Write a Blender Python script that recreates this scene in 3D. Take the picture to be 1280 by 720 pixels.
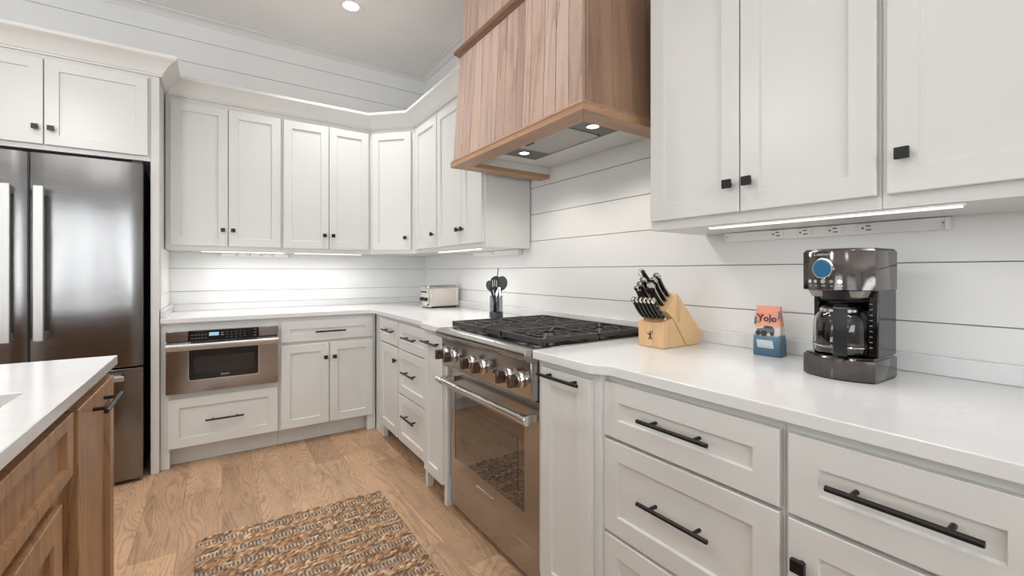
import bpy, bmesh, math, random
from math import sin, cos, pi, radians
from mathutils import Vector, Matrix
random.seed(7)
for o in list(bpy.data.objects): bpy.data.objects.remove(o, do_unlink=True)
SC = bpy.context.scene
COL = SC.collection

# ------------------------------------------------------------------ camera, world, light, exposure
cam_d = bpy.data.cameras.new('camera'); cam = bpy.data.objects.new('camera', cam_d); COL.objects.link(cam)
cam.location = (0, 0, 1.194); cam.rotation_euler = (radians(90), 0, radians(-33.81))
cam_d.sensor_width = 36.0; cam_d.lens = 549.0/1280*36; cam_d.shift_y = -19.8/1280
cam_d.clip_start = 0.02
SC.camera = cam
W = bpy.data.worlds.new('world'); SC.world = W; W.use_nodes = True
W.node_tree.nodes['Background'].inputs[0].default_value = (0.85, 0.93, 1.0, 1)
W.node_tree.nodes['Background'].inputs[1].default_value = 1.5
SC.view_settings.view_transform = 'Standard'; SC.view_settings.look = 'None'
SC.view_settings.exposure = -1.28; SC.view_settings.gamma = 1.0
SC.view_settings.use_curve_mapping = False

def area(name, loc, rot, sx, sy, power, color=(1, 1, 1), spread=180, shape='RECTANGLE'):
    l = bpy.data.lights.new(name, 'AREA'); l.shape = shape; l.size = sx
    if shape in ('RECTANGLE', 'ELLIPSE'): l.size_y = sy
    l.energy = power; l.color = color; l.spread = radians(spread)
    o = bpy.data.objects.new(name, l); COL.objects.link(o); o.location = loc; o.rotation_euler = rot
    return o
WIN_P = 1.4
TILT = 136       # window lights tipped upwards to brighten the ceiling, standing in for ground bounce
DAY = (0.91, 0.96, 1.0)
# daylight at the two windows behind the camera and the two on the left
area('daylight_front_a', (-2.6, -3.32, 1.55), (radians(TILT), 0, 0), 1.5, 1.9, 105*WIN_P, DAY)
area('daylight_front_b', (-0.2, -3.32, 1.55), (radians(TILT), 0, 0), 1.5, 1.9, 105*WIN_P, DAY)
area('daylight_left_a', (-4.22, -1.2, 1.55), (radians(TILT), 0, radians(-90)), 1.6, 1.9, 30*WIN_P, DAY)
area('daylight_left_b', (-4.22, 1.4, 1.55), (radians(TILT), 0, radians(-90)), 1.6, 1.9, 60*WIN_P, DAY)
WARM = (1.0, 0.93, 0.84)
NEUT = (1.0, 0.985, 0.975)

# ------------------------------------------------------------------ materials
def newmat(name):
    m = bpy.data.materials.new(name); m.use_nodes = True
    return m, m.node_tree, m.node_tree.nodes['Principled BSDF']
def srgb(r, g, b):
    f = lambda c: ((c/255+0.055)/1.055)**2.4 if c > 10 else c/255/12.92
    return (f(r), f(g), f(b), 1)
def nd(nt, t, **kw):
    n = nt.nodes.new(t)
    for k, v in kw.items(): setattr(n, k, v)
    return n
def math_(nt, op, a, b=None):
    n = nd(nt, 'ShaderNodeMath', operation=op)
    for i, v in enumerate((a, b)):
        if v is None: continue
        if isinstance(v, (int, float)): n.inputs[i].default_value = v
        else: nt.links.new(v, n.inputs[i])
    return n.outputs[0]
def coords(nt, scale=(1, 1, 1), rnd=0.0):
    tc = nd(nt, 'ShaderNodeTexCoord'); mp = nd(nt, 'ShaderNodeMapping'); mp.inputs['Scale'].default_value = scale
    src = tc.outputs['Object']
    isl = None
    if rnd:
        g = nd(nt, 'ShaderNodeNewGeometry'); isl = g.outputs['Random Per Island']
        cb = nd(nt, 'ShaderNodeCombineXYZ')
        nt.links.new(math_(nt, 'MULTIPLY', isl, rnd), cb.inputs[0]); nt.links.new(math_(nt, 'MULTIPLY', isl, rnd*1.7), cb.inputs[1]); nt.links.new(math_(nt, 'MULTIPLY', isl, rnd*2.3), cb.inputs[2])
        va = nd(nt, 'ShaderNodeVectorMath', operation='ADD'); nt.links.new(src, va.inputs[0]); nt.links.new(cb.outputs[0], va.inputs[1]); src = va.outputs[0]
    nt.links.new(src, mp.inputs[0])
    return mp.outputs[0], isl
def noise(nt, vec, scale, detail=3, rough=.5):
    n = nd(nt, 'ShaderNodeTexNoise'); n.inputs['Scale'].default_value = scale; n.inputs['Detail'].default_value = detail; n.inputs['Roughness'].default_value = rough
    nt.links.new(vec, n.inputs['Vector']); return n.outputs['Fac']
def ramp(nt, fac, stops):
    r = nd(nt, 'ShaderNodeValToRGB'); e = r.color_ramp.elements
    while len(e) < len(stops): e.new(0.5)
    for el, (p, c) in zip(e, stops): el.position = p; el.color = c
    nt.links.new(fac, r.inputs[0]); return r.outputs[0]
def mixc(nt, fac, a, b, mode='MIX'):
    m = nd(nt, 'ShaderNodeMix', data_type='RGBA', blend_type=mode)
    for i, v in ((0, fac), (6, a), (7, b)):
        if isinstance(v, (int, float)): m.inputs[i].default_value = v
        elif isinstance(v, tuple): m.inputs[i].default_value = v
        else: nt.links.new(v, m.inputs[i])
    return m.outputs[2]
def bump(nt, bs, h, strength, dist=.001):
    b = nd(nt, 'ShaderNodeBump'); b.inputs['Strength'].default_value = strength; b.inputs['Distance'].default_value = dist
    nt.links.new(h, b.inputs['Height']); nt.links.new(b.outputs[0], bs.inputs['Normal'])

def paint(name, col, rough=.35, var=.02, bstr=.15):
    m, nt, bs = newmat(name)
    v, _ = coords(nt, (1, 1, 1))
    n = noise(nt, v, 2.5, 3)
    c2 = tuple(x*(1-var*2) for x in col[:3]) + (1,)
    nt.links.new(ramp(nt, n, [(.3, c2), (.7, col)]), bs.inputs['Base Color'])
    v2, _ = coords(nt, (60, 60, 8)); bump(nt, bs, noise(nt, v2, 1.5, 2), bstr, .0006)
    bs.inputs['Roughness'].default_value = rough
    return m
def plain(name, col, rough=.4, metal=0, coat=0, emit=None, es=1, ior=None, bmp=0, bscale=80):
    m, nt, bs = newmat(name)
    bs.inputs['Base Color'].default_value = col; bs.inputs['Roughness'].default_value = rough; bs.inputs['Metallic'].default_value = metal
    bs.inputs['Coat Weight'].default_value = coat
    if emit: bs.inputs['Emission Color'].default_value = emit; bs.inputs['Emission Strength'].default_value = es
    if ior: bs.inputs['IOR'].default_value = ior
    v, _ = coords(nt); n = noise(nt, v, bscale, 2)
    r = nd(nt, 'ShaderNodeMapRange'); r.inputs[3].default_value = max(0, rough-.04); r.inputs[4].default_value = rough+.04
    nt.links.new(n, r.inputs[0]); nt.links.new(r.outputs[0], bs.inputs['Roughness'])
    if bmp: bump(nt, bs, n, bmp)
    return m
def steel(name, col, rough=.25, axis=0, wav=0.0, metal=1.0, aniso=0.0):
    """brushed steel; axis = the direction of the brushing"""
    m, nt, bs = newmat(name)
    sc = [220, 220, 220]; sc[axis] = 3
    v, _ = coords(nt, tuple(sc)); n = noise(nt, v, 1, 2)
    nt.links.new(ramp(nt, n, [(.3, tuple(c*.9 for c in col[:3])+(1,)), (.7, col)]), bs.inputs['Base Color'])
    bs.inputs['Metallic'].default_value = metal
    r = nd(nt, 'ShaderNodeMapRange'); r.inputs[3].default_value = rough-.05; r.inputs[4].default_value = rough+.07
    nt.links.new(n, r.inputs[0]); nt.links.new(r.outputs[0], bs.inputs['Roughness'])
    if aniso:
        tg = nd(nt, 'ShaderNodeTangent'); tg.direction_type = 'RADIAL'; tg.axis = 'Z'
        nt.links.new(tg.outputs[0], bs.inputs['Tangent']); bs.inputs['Anisotropic'].default_value = aniso
    if wav:
        v2, _ = coords(nt, (2.6, 2.6, .7)); bump(nt, bs, noise(nt, v2, 1.6, 1), wav, .02)
    return m
def wood(name, axis, c1, c2, c3, rough=.45, across=14.0, along=1.1, lines=16.0, rnd=7.0, hue=.5, streak=120.0, dark=.35, mott=.5, pore=.35):
    """oak-like grain: contour lines of a stretched noise give the cathedral figure"""
    m, nt, bs = newmat(name)
    sc = [across]*3; sc[axis] = along
    v, isl = coords(nt, tuple(sc), rnd)
    n1 = noise(nt, v, .55, 1.5, .45)
    w = math_(nt, 'FRACT', math_(nt, 'MULTIPLY', n1, lines))
    ss = [streak]*3; ss[axis] = 5.0
    vs, _ = coords(nt, tuple(ss), rnd*.3)
    st = noise(nt, vs, 1.0, 3, .6)
    w2 = math_(nt, 'ADD', math_(nt, 'MULTIPLY', w, .6), math_(nt, 'MULTIPLY', st, .45))
    base = ramp(nt, w2, [(.12, c3), (.5, c1), (.78, c1), (1.0, c2)])
    sb = [3.0]*3; sb[axis] = .6
    vb, _ = coords(nt, tuple(sb), rnd*.7)
    lowf = noise(nt, vb, 1.0, 2)
    base = mixc(nt, math_(nt, 'MULTIPLY', lowf, .35), base, c2)
    sm = [9.0]*3; sm[axis] = 2.2
    vm, _ = coords(nt, tuple(sm), rnd*.9)
    base = mixc(nt, mott, base, ramp(nt, noise(nt, vm, 1.0, 4, .6), [(.32, (.66, .62, .58, 1)), (.5, (1, 1, 1, 1)), (.72, (1.14, 1.12, 1.08, 1))]), 'MULTIPLY')
    tone = ramp(nt, isl, [(0, (1-hue*.28, 1-hue*.29, 1-hue*.28, 1)), (.35, (1-hue*.02, 1-hue*.06, 1-hue*.09, 1)), (.65, (1, 1, 1, 1)), (1, (1+hue*.12, 1+hue*.10, 1+hue*.07, 1))])
    col = mixc(nt, 1.0, base, tone, 'MULTIPLY')
    # open pores
    sp = [520.0]*3; sp[axis] = 22.0
    vp, _ = coords(nt, tuple(sp), rnd*.3)
    po = ramp(nt, noise(nt, vp, 1.0, 1), [(.30, (dark, dark, dark, 1)), (.42, (1, 1, 1, 1))])
    col = mixc(nt, pore, col, po, 'MULTIPLY')
    nt.links.new(col, bs.inputs['Base Color'])
    bs.inputs['Roughness'].default_value = rough
    bump(nt, bs, w2, .12, .0015)
    return m

M = {}
M['cab'] = paint('cabinet_white', srgb(217, 217, 213), .30)
M['wall'] = paint('shiplap_white', srgb(233, 233, 231), .42)
M['ceil'] = paint('ceiling_white', srgb(246, 243, 240), .8, bstr=.05)
M['crown'] = paint('crown_white', srgb(222, 221, 217), .35)
M['black'] = plain('matte_black_metal', srgb(22, 22, 24), .38, .3)
M['blackp'] = plain('black_plastic', srgb(16, 16, 17), .3)
M['blackg'] = plain('gloss_black', srgb(7, 7, 8), .09, coat=.1)
M['iron'] = plain('cast_iron', srgb(62, 60, 60), .5, .2, bmp=.3, bscale=400)
M['steel'] = steel('brushed_steel_horizontal', srgb(184, 181, 178), .20, 1)
M['steelx'] = steel('brushed_steel_along_wall', srgb(172, 169, 167), .12, 0)
M['fridge'] = steel('fridge_steel', srgb(134, 132, 131), .20, 0, wav=.6, aniso=.8)
M['fhandle'] = steel('satin_handle_steel', srgb(200, 199, 197), .42, 2)
M['polish'] = plain('polished_steel', srgb(215, 212, 208), .12, 1)
M['knobsteel'] = plain('knob_steel', srgb(128, 112, 102), .26, 1)
M['chrome'] = plain('chrome', srgb(225, 225, 225), .06, 1)
M['toaster'] = plain('toaster_steel', srgb(222, 214, 206), .3, 1)
M['darksteel'] = steel('black_stainless', srgb(98, 93, 91), .10, 2)
M['dsteel2'] = steel('hood_insert_steel', srgb(120, 118, 116), .35, 1)
M['mesh'] = None
M['groove'] = paint('gap_shade_grey', srgb(172, 166, 160), .9)  # grey backing: shade of the shiplap gaps put into the colour
M['outlet'] = plain('outlet_plastic', srgb(236, 235, 232), .35)
M['led'] = plain('led_lens', (1, 1, 1, 1), .4, emit=(1, .97, .92, 1), es=5)
M['lampg'] = plain('lamp_lens', (1, 1, 1, 1), .4, emit=(1, .95, .86, 1), es=14)
M['display'] = plain('lit_display', srgb(150, 190, 215), .2, emit=srgb(165, 205, 235), es=.75)
M['cdisplay'] = plain('blue_round_display', srgb(36, 92, 128), .15, emit=srgb(36, 100, 140), es=.22)
M['lip'] = plain('warm_grey_plastic', srgb(150, 140, 132), .35)
M['grey'] = plain('grey_marking', srgb(150, 150, 152), .5)
M['dark'] = plain('dark_gasket', srgb(20, 20, 21), .5)
# quartz
def quartz():
    m, nt, bs = newmat('white_quartz')
    v, _ = coords(nt, (1, 1, 1)); n = noise(nt, v, 3, 6, .6)
    c = ramp(nt, n, [(.35, srgb(218, 218, 217)), (.65, srgb(224, 224, 223))])
    vv, _ = coords(nt, (.9, 2.2, 1)); n2 = noise(nt, vv, 1.6, 5, .65)
    line = ramp(nt, n2, [(.485, (1, 1, 1, 1)), (.5, (.93, .93, .93, 1)), (.515, (1, 1, 1, 1))])
    nt.links.new(mixc(nt, .6, c, line, 'MULTIPLY'), bs.inputs['Base Color'])
    bs.inputs['Roughness'].default_value = .16
    return m
M['quartz'] = quartz()
M['floor'] = wood('oak_floor', 1, srgb(180, 147, 117), srgb(194, 164, 134), srgb(128, 95, 68), .40, across=11, along=1.6, lines=34, hue=1.0, streak=230, mott=.75, pore=.6)
M['oakz'] = wood('oak_upright', 2, srgb(164, 123, 86), srgb(178, 138, 100), srgb(118, 82, 54), .4, across=14, along=1.2, lines=16, hue=.1)
M['oaky'] = wood('oak_level', 1, srgb(164, 123, 86), srgb(178, 138, 100), srgb(118, 82, 54), .4, across=14, along=1.2, lines=16, hue=.1)
M['hoodz'] = wood('hood_planks_wood', 2, srgb(186, 162, 148), srgb(200, 178, 166), srgb(150, 122, 108), .33, across=14, along=.5, lines=8, hue=1.15, streak=70)
M['hoodside'] = wood('hood_side_wood', 2, srgb(156, 124, 102), srgb(174, 142, 118), srgb(124, 94, 74), .38, across=12, along=.5, lines=7, hue=.6, streak=70)
M['hoody'] = wood('hood_trim_wood', 1, srgb(174, 136, 106), srgb(188, 152, 122), srgb(142, 106, 80), .4, across=10, along=.7, lines=9, hue=.1)
M['hoodx'] = wood('hood_return_wood', 0, srgb(174, 136, 106), srgb(188, 152, 122), srgb(142, 106, 80), .4, across=10, along=.7, lines=9, hue=.1)
M['darkwood'] = wood('hood_trim_dark', 1, srgb(128, 90, 68), srgb(142, 104, 80), srgb(98, 68, 50), .4, across=10, along=.7, lines=9, hue=.1)
M['block'] = wood('beech_block', 2, srgb(214, 176, 130), srgb(224, 190, 146), srgb(190, 148, 102), .45, across=14, along=2.5, lines=9, rnd=2, hue=.1, streak=260, dark=.7)
def glass():
    m, nt, bs = newmat('clear_glass')
    bs.inputs['Base Color'].default_value = (.95, .97, .97, 1); bs.inputs['Roughness'].default_value = .01
    bs.inputs['Transmission Weight'].default_value = 1; bs.inputs['IOR'].default_value = 1.45
    v, _ = coords(nt); n = noise(nt, v, 30, 2); r = nd(nt, 'ShaderNodeMapRange'); r.inputs[3].default_value = .0; r.inputs[4].default_value = .03
    nt.links.new(n, r.inputs[0]); nt.links.new(r.outputs[0], bs.inputs['Roughness'])
    return m
M['glass'] = glass()
def thinglass():
    m, nt, bs = newmat('window_glass'); bs.inputs['Base Color'].default_value = (1, 1, 1, 1)
    bs.inputs['Transmission Weight'].default_value = 1; bs.inputs['IOR'].default_value = 1.02; bs.inputs['Roughness'].default_value = 0
    return m
M['pane'] = thinglass()
def filt():
    m, nt, bs = newmat('filter_mesh')
    v, _ = coords(nt); c = nd(nt, 'ShaderNodeTexChecker'); c.inputs['Scale'].default_value = 260
    nt.links.new(v, c.inputs['Vector']); c.inputs['Color1'].default_value = srgb(150, 148, 144); c.inputs['Color2'].default_value = srgb(196, 193, 188)
    nt.links.new(c.outputs[0], bs.inputs['Base Color']); bs.inputs['Metallic'].default_value = .8; bs.inputs['Roughness'].default_value = .45
    return m
M['mesh'] = filt()

# ------------------------------------------------------------------ mesh tools
class MB:
    def __init__(s): s.v = []; s.f = []; s.m = []
    def add(s, vs, fs, mi=0):
        b = len(s.v); s.v += [tuple(p) for p in vs]
        for f in fs: s.f.append([b+i for i in f]); s.m.append(mi)
        return s
    def box(s, x0, x1, y0, y1, z0, z1, mi=0):
        x0, x1 = sorted((x0, x1)); y0, y1 = sorted((y0, y1)); z0, z1 = sorted((z0, z1))
        v = [(x0, y0, z0), (x1, y0, z0), (x1, y1, z0), (x0, y1, z0), (x0, y0, z1), (x1, y0, z1), (x1, y1, z1), (x0, y1, z1)]
        return s.add(v, [(0, 3, 2, 1), (4, 5, 6, 7), (0, 1, 5, 4), (1, 2, 6, 5), (2, 3, 7, 6), (3, 0, 4, 7)], mi)
    def hexa(s, v, mi=0):
        return s.add(v, [(0, 3, 2, 1), (4, 5, 6, 7), (0, 1, 5, 4), (1, 2, 6, 5), (2, 3, 7, 6), (3, 0, 4, 7)], mi)
    def loft(s, rings, cap=True, closed=True, mi=0):
        b = len(s.v); n = len(rings[0])
        for r in rings: s.v += [tuple(p) for p in r]
        for k in range(len(rings)-1):
            for i in range(n if closed else n-1):
                j = (i+1) % n
                s.f.append([b+k*n+i, b+k*n+j, b+(k+1)*n+j, b+(k+1)*n+i]); s.m.append(mi)
        if cap:
            s.f.append([b+i for i in reversed(range(n))]); s.m.append(mi)
            s.f.append([b+(len(rings)-1)*n+i for i in range(n)]); s.m.append(mi)
        return s
    def prism(s, poly, axis, a, b, mi=0):
        """poly of 2D points in the two other axes (in xyz order), extruded along axis from a to b"""
        def P(p, t):
            if axis == 0: return (t, p[0], p[1])
            if axis == 1: return (p[0], t, p[1])
            return (p[0], p[1], t)
        return s.loft([[P(p, a) for p in poly], [P(p, b) for p in poly]], mi=mi)
    def cyl(s, p0, p1, r0, r1=None, n=24, mi=0, cap=True):
        r1 = r0 if r1 is None else r1
        return s.tube([p0, p1], [r0, r1], n, mi, cap)
    def tube(s, pts, r, n=12, mi=0, cap=True, flat=1.0, up=None):
        pts = [Vector(p) for p in pts]; rings = []
        if not isinstance(r, (list, tuple)): r = [r]*len(pts)
        prev = None
        for i, p in enumerate(pts):
            t = (pts[min(i+1, len(pts)-1)]-pts[max(i-1, 0)]).normalized()
            if prev is None:
                u = Vector(up) if up else (Vector((0, 0, 1)) if abs(t.z) < .9 else Vector((1, 0, 0)))
            else: u = prev
            u = (u - t*u.dot(t)).normalized(); w = t.cross(u); prev = u
            rings.append([p + u*(cos(2*pi*k/n)*r[i]) + w*(sin(2*pi*k/n)*r[i]*flat) for k in range(n)])
        return s.loft(rings, cap, mi=mi)
    def lathe(s, c, prof, n=32, axis=2, mi=0, closed=False):
        """prof: (radius, height) list, revolved about axis through c"""
        rings = []
        for (r, h) in prof:
            ring = []
            for k in range(n):
                a = 2*pi*k/n; x, y = cos(a)*r, sin(a)*r
                if axis == 2: ring.append((c[0]+x, c[1]+y, c[2]+h))
                elif axis == 0: ring.append((c[0]+h, c[1]+x, c[2]+y))
                else: ring.append((c[0]+y, c[1]+h, c[2]+x))
            rings.append(ring)
        if closed: rings.append(rings[0])
        return s.loft(rings, cap=not closed, mi=mi)
    def build(s, name, mats, parent=None, bevel=0, seg=2, smooth=True, angle=35, loc=None):
        me = bpy.data.meshes.new(name); me.from_pydata(s.v, [], s.f)
        if not isinstance(mats, (list, tuple)): mats = [mats]
        for m in mats: me.materials.append(m)
        me.polygons.foreach_set('material_index', s.m)
        bm = bmesh.new(); bm.from_mesh(me); bmesh.ops.remove_doubles(bm, verts=bm.verts, dist=1e-6)
        bmesh.ops.recalc_face_normals(bm, faces=bm.faces); bm.to_mesh(me); bm.free()
        if smooth:
            me.polygons.foreach_set('use_smooth', [True]*len(me.polygons)); me.set_sharp_from_angle(angle=radians(angle))
        o = bpy.data.objects.new(name, me); COL.objects.link(o)
        if parent is not None: o.parent = parent
        if loc is not None: o.location = loc
        if bevel:
            b = o.modifiers.new('bevel', 'BEVEL'); b.width = bevel; b.segments = seg; b.limit_method = 'ANGLE'; b.angle_limit = radians(40)
        return o
def thing(name, label, cat, loc=(0, 0, 0), rz=0, group=None):
    o = bpy.data.objects.new(name, None); COL.objects.link(o); o.empty_display_size = .05
    o.location = loc; o.rotation_euler = (0, 0, rz); o['label'] = label; o['category'] = cat
    if group: o['group'] = group
    return o
def tag(o, label, cat, group=None):
    o['label'] = label; o['category'] = cat
    if group: o['group'] = group
    return o
def struct(o): o['kind'] = 'structure'; return o
def copy_child(src, parent, loc):
    c = src.copy(); COL.objects.link(c); c.parent = parent; c.location = loc
    return c
def text_mesh(s, size, mat, parent, loc, rot, name='lettering', extrude=.0003, offset=0.0, spacing=1.0):
    cu = bpy.data.curves.new(name, 'FONT'); cu.body = s; cu.size = size; cu.extrude = extrude; cu.offset = offset
    cu.align_x = 'CENTER'; cu.align_y = 'CENTER'; cu.space_character = spacing; cu.resolution_u = 3
    t = bpy.data.objects.new('tmp', cu); COL.objects.link(t)
    dg = bpy.context.evaluated_depsgraph_get(); dg.update()
    me = bpy.data.meshes.new_from_object(t.evaluated_get(dg)); bpy.data.objects.remove(t)
    me.materials.clear(); me.materials.append(mat)
    o = bpy.data.objects.new(name, me); COL.objects.link(o)
    if parent is not None: o.parent = parent
    o.location = loc; o.rotation_euler = rot
    return o

# ------------------------------------------------------------------ the room
XW, YW, ZC = 1.644, 3.956, 3.05        # right wall, back wall, ceiling
XL, YF = -4.35, -3.45                  # left wall, wall behind the camera
PITCH, Z0 = 0.1665, 1.221
def gaps(lo, hi):
    zs = [Z0 + k*PITCH for k in range(-9, 14)]
    return [lo] + [z for z in zs if lo+.02 < z < hi-.02] + [hi]
def shiplap(name, axis, a0, a1, face, back):
    """boards lie along the wall; 3 mm gaps between them"""
    mb = MB(); zs = gaps(0, ZC); f2 = face + (.010 if back > face else -.010)
    for z0, z1 in zip(zs[:-1], zs[1:]):
        a, b = (z0 + .0017, z1 - .0017)
        if axis == 0: mb.box(a0, a1, face, f2+.5*(f2-face), a, b)
        else: mb.box(face, f2+.5*(f2-face), a0, a1, a, b)
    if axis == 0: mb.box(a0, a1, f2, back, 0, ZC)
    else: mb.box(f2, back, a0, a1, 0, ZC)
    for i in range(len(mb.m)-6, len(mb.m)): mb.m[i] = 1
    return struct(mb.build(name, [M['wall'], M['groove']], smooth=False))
shiplap('wall_back', 0, XL, XW, YW, YW+.12)
shiplap('wall_right', 1, YF, YW, XW, XW+.12)
struct(MB().box(XL-.12, XW+.12, YF-.12, YW+.12, ZC, ZC+.1).build('ceiling', M['ceil'], smooth=False))
# floor boards run along Y
mb = MB(); x = -.1455 - .1635*26; random.seed(11); k = 0
joints = {-.1455: 2.917, .0180: 2.602+.0, .5085: 2.944, .672: 2.99, .8355: 2.780, .99: 1.887, -.309: 2.35, .1815: 2.2, .345: 4.2}
while x < XW:
    x1 = min(x+.1635, XW); y = YF + random.random()*1.1; ys = [YF]
    j = [v for kk, v in joints.items() if abs(kk-x) < .03]
    if j:
        ys = [YF]; yy = j[0]-1.2*int((j[0]-YF)/1.2)
        while yy < YW: ys.append(yy) if yy > YF+.05 else None; yy += 1.2
        ys.append(YW)
    else:
        while y < YW: ys.append(y); y += .8+random.random()*.7
        ys.append(YW)
    for a, b in zip(ys[:-1], ys[1:]): mb.box(x+.0004, x1-.0004, a+.0004, b-.0004, -.02, 0)
    x = x1 if x1 < XW else XW+1; k += 1
mb.box(XL, XW, YF, YW, -.05, -.021)
struct(mb.build('floor', M['floor'], smooth=False))
# walls behind the camera with window openings
def wall_open(name, axis, a0, a1, face, back, wins):
    mb = MB()
    def bx(u0, u1, z0, z1):
        if axis == 0: mb.box(u0, u1, face, back, z0, z1)
        else: mb.box(face, back, u0, u1, z0, z1)
    u = a0
    for (w0, w1, z0, z1) in wins:
        bx(u, w0, 0, ZC); bx(w0, w1, 0, z0); bx(w0, w1, z1, ZC); u = w1
    bx(u, a1, 0, ZC)
    return struct(mb.build(name, M['wall'], smooth=False))
wall_open('wall_front', 0, XL, XW, YF, YF-.12, [(-3.4, -1.8, .55, 2.55), (-1.0, .6, .55, 2.55)])
wall_open('wall_left', 1, YF, YW, XL, XL-.12, [(-2.05, -.35, .55, 2.55), (.55, 2.25, .55, 2.55)])
def window(name, axis, a0, a1, z0, z1, c):
    mb = MB()
    def bx(m, u0, u1, za, zb, d0, d1):
        if axis == 0: m.box(u0, u1, c+d0, c+d1, za, zb)
        else: m.box(c+d0, c+d1, u0, u1, za, zb)
    e = .05
    for (u0, u1, za, zb) in ((a0, a0+e, z0, z1), (a1-e, a1, z0, z1), (a0, a1, z0, z0+e), (a0, a1, z1-e, z1), ((a0+a1)/2-.02, (a0+a1)/2+.02, z0, z1), (a0, a1, (z0+z1)/2-.02, (z0+z1)/2+.02)):
        bx(mb, u0, u1, za, zb, -.03, .03)
    w = struct(mb.build(name, M['cab'], smooth=False))
    g = MB(); bx(g, a0+e, a1-e, z0+e, z1-e, -.004, .004); g.build('pane', M['pane'], w, smooth=False)
window('window_1', 0, -3.4, -1.8, .55, 2.55, YF-.06); window('window_2', 0, -1.0, .6, .55, 2.55, YF-.06)
window('window_3', 1, -2.05, -.35, .55, 2.55, XL-.06); window('window_4', 1, .55, 2.25, .55, 2.55, XL-.06)
# small crown where walls meet the ceiling
def cove(name, pts):
    prof = [(0, -.045), (.006, -.045), (.012, -.03), (.03, -.012), (.048, -.008), (.05, 0), (0, 0)]
    mb = MB()
    (x0, y0), (x1, y1) = pts
    rings = []
    for (x, y) in pts:
        ring = []
        for o, z in prof:
            if y0 == y1: ring.append((x if x == XL else x-o, y-o, ZC+z))
            else: ring.append((x-o, y if y == YF else y-o, ZC+z))
        rings.append(ring)
    mb.loft(rings); return struct(mb.build(name, M['crown']))
cove('trim_1', [(XL, YW), (XW, YW)]); cove('trim_2', [(XW, YF), (XW, YW)])

# ------------------------------------------------------------------ cabinets
DT = .02
def shaker(W_, H_, x0, z0, name, parent, rail=.055, t=DT, mat=None, y=0.0, rec=.009, railz=None):
    mb = MB(); mat = mat or M['cab']
    def ring(ins, yy):
        iz = ins - rail + railz if railz and ins >= rail else ins
        return [(x0+ins, y+yy, z0+iz), (x0+W_-ins, y+yy, z0+iz), (x0+W_-ins, y+yy, z0+H_-iz), (x0+ins, y+yy, z0+H_-iz)]
    mb.loft([ring(0, -.0005), ring(0, -t+.0018), ring(.0018, -t), ring(rail, -t), ring(rail+.0025, -t+rec)])
    return mb.build(name, mat, parent, smooth=False)
def bar_handle(L, parent, x, z, y=-DT, mat=None, r=.0058, stand=.032):
    mb = MB(); mat = mat or M['black']
    mb.cyl((x-L/2, y-stand, z), (x+L/2, y-stand, z), r, n=14)
    for s_ in (-1, 1): mb.cyl((x+s_*L*.31, y, z), (x+s_*L*.31, y-stand, z), r*.85, n=12)
    return mb.build('handle', mat, parent, bevel=.0008)
def knob(parent, x, z, y=-DT, s=.026):
    mb = MB(); mb.cyl((x, y, z), (x, y-.018, z), .006, n=12); mb.box(x-s/2, x+s/2, y-.027, y-.016, z-s/2, z+s/2)
    return mb.build('knob', M['black'], parent, bevel=.0012)
def cabinet(name, label, cat, origin, rz, W_, D, z0, z1, fronts, toe=0, feet=(), toey=.065, rail=.055, mat=None, group=None, fronty=0.0):
    t = thing(name, label, cat, origin, rz, group); mat = mat or M['cab']
    MB().box(.0004, W_-.0004, 0, D, z0, z1).build('body', mat, t, bevel=.001)
    if toe:
        MB().box(.001, W_-.001, toey, toey+.018, 0.001, z0).build('toe_kick', mat, t)
    for (a, b) in feet:
        MB().box(a, b, .0, .035, 0.001, z0+.002).build('foot', mat, t, bevel=.001)
    for fr in fronts:
        kind, a, b, c, d = fr[:5]
        o = shaker(b-a, d-c, a, c, kind, t, rail, mat=mat)
        for h in fr[5:]:
            if h[0] == 'bar': bar_handle(h[1], o, h[2], h[3])
            else: knob(o, h[1], h[2])
    return t
R90 = radians(-90)
BZ, BT = .112, .883
# --- back wall base run (face at y = 3.365)
FB = 3.365
c = cabinet('base_cabinet', 'white base cabinet around the microwave drawer, one wide drawer beneath it', 'cabinet', (-.287, FB, 0), 0, .632, .585, BZ, BT,
        [('drawer', .036, .622, .123, .42, ('bar', .205, .325, .276))], toe=1, feet=[(0, .045)])
cabinet('base_cabinet', 'white base cabinet with one drawer over two doors, beside the microwave drawer', 'cabinet', (.345, FB, 0), 0, .6535, .585, BZ, BT,
        [('drawer', .011, .628, .712, .852, ('bar', .205, .325, .776)), ('door', .011, .317, .123, .69, ('k', .293, .59)), ('door', .323, .628, .123, .69, ('k', .352, .59))], toe=1, feet=[(.592, .6535)])
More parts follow.
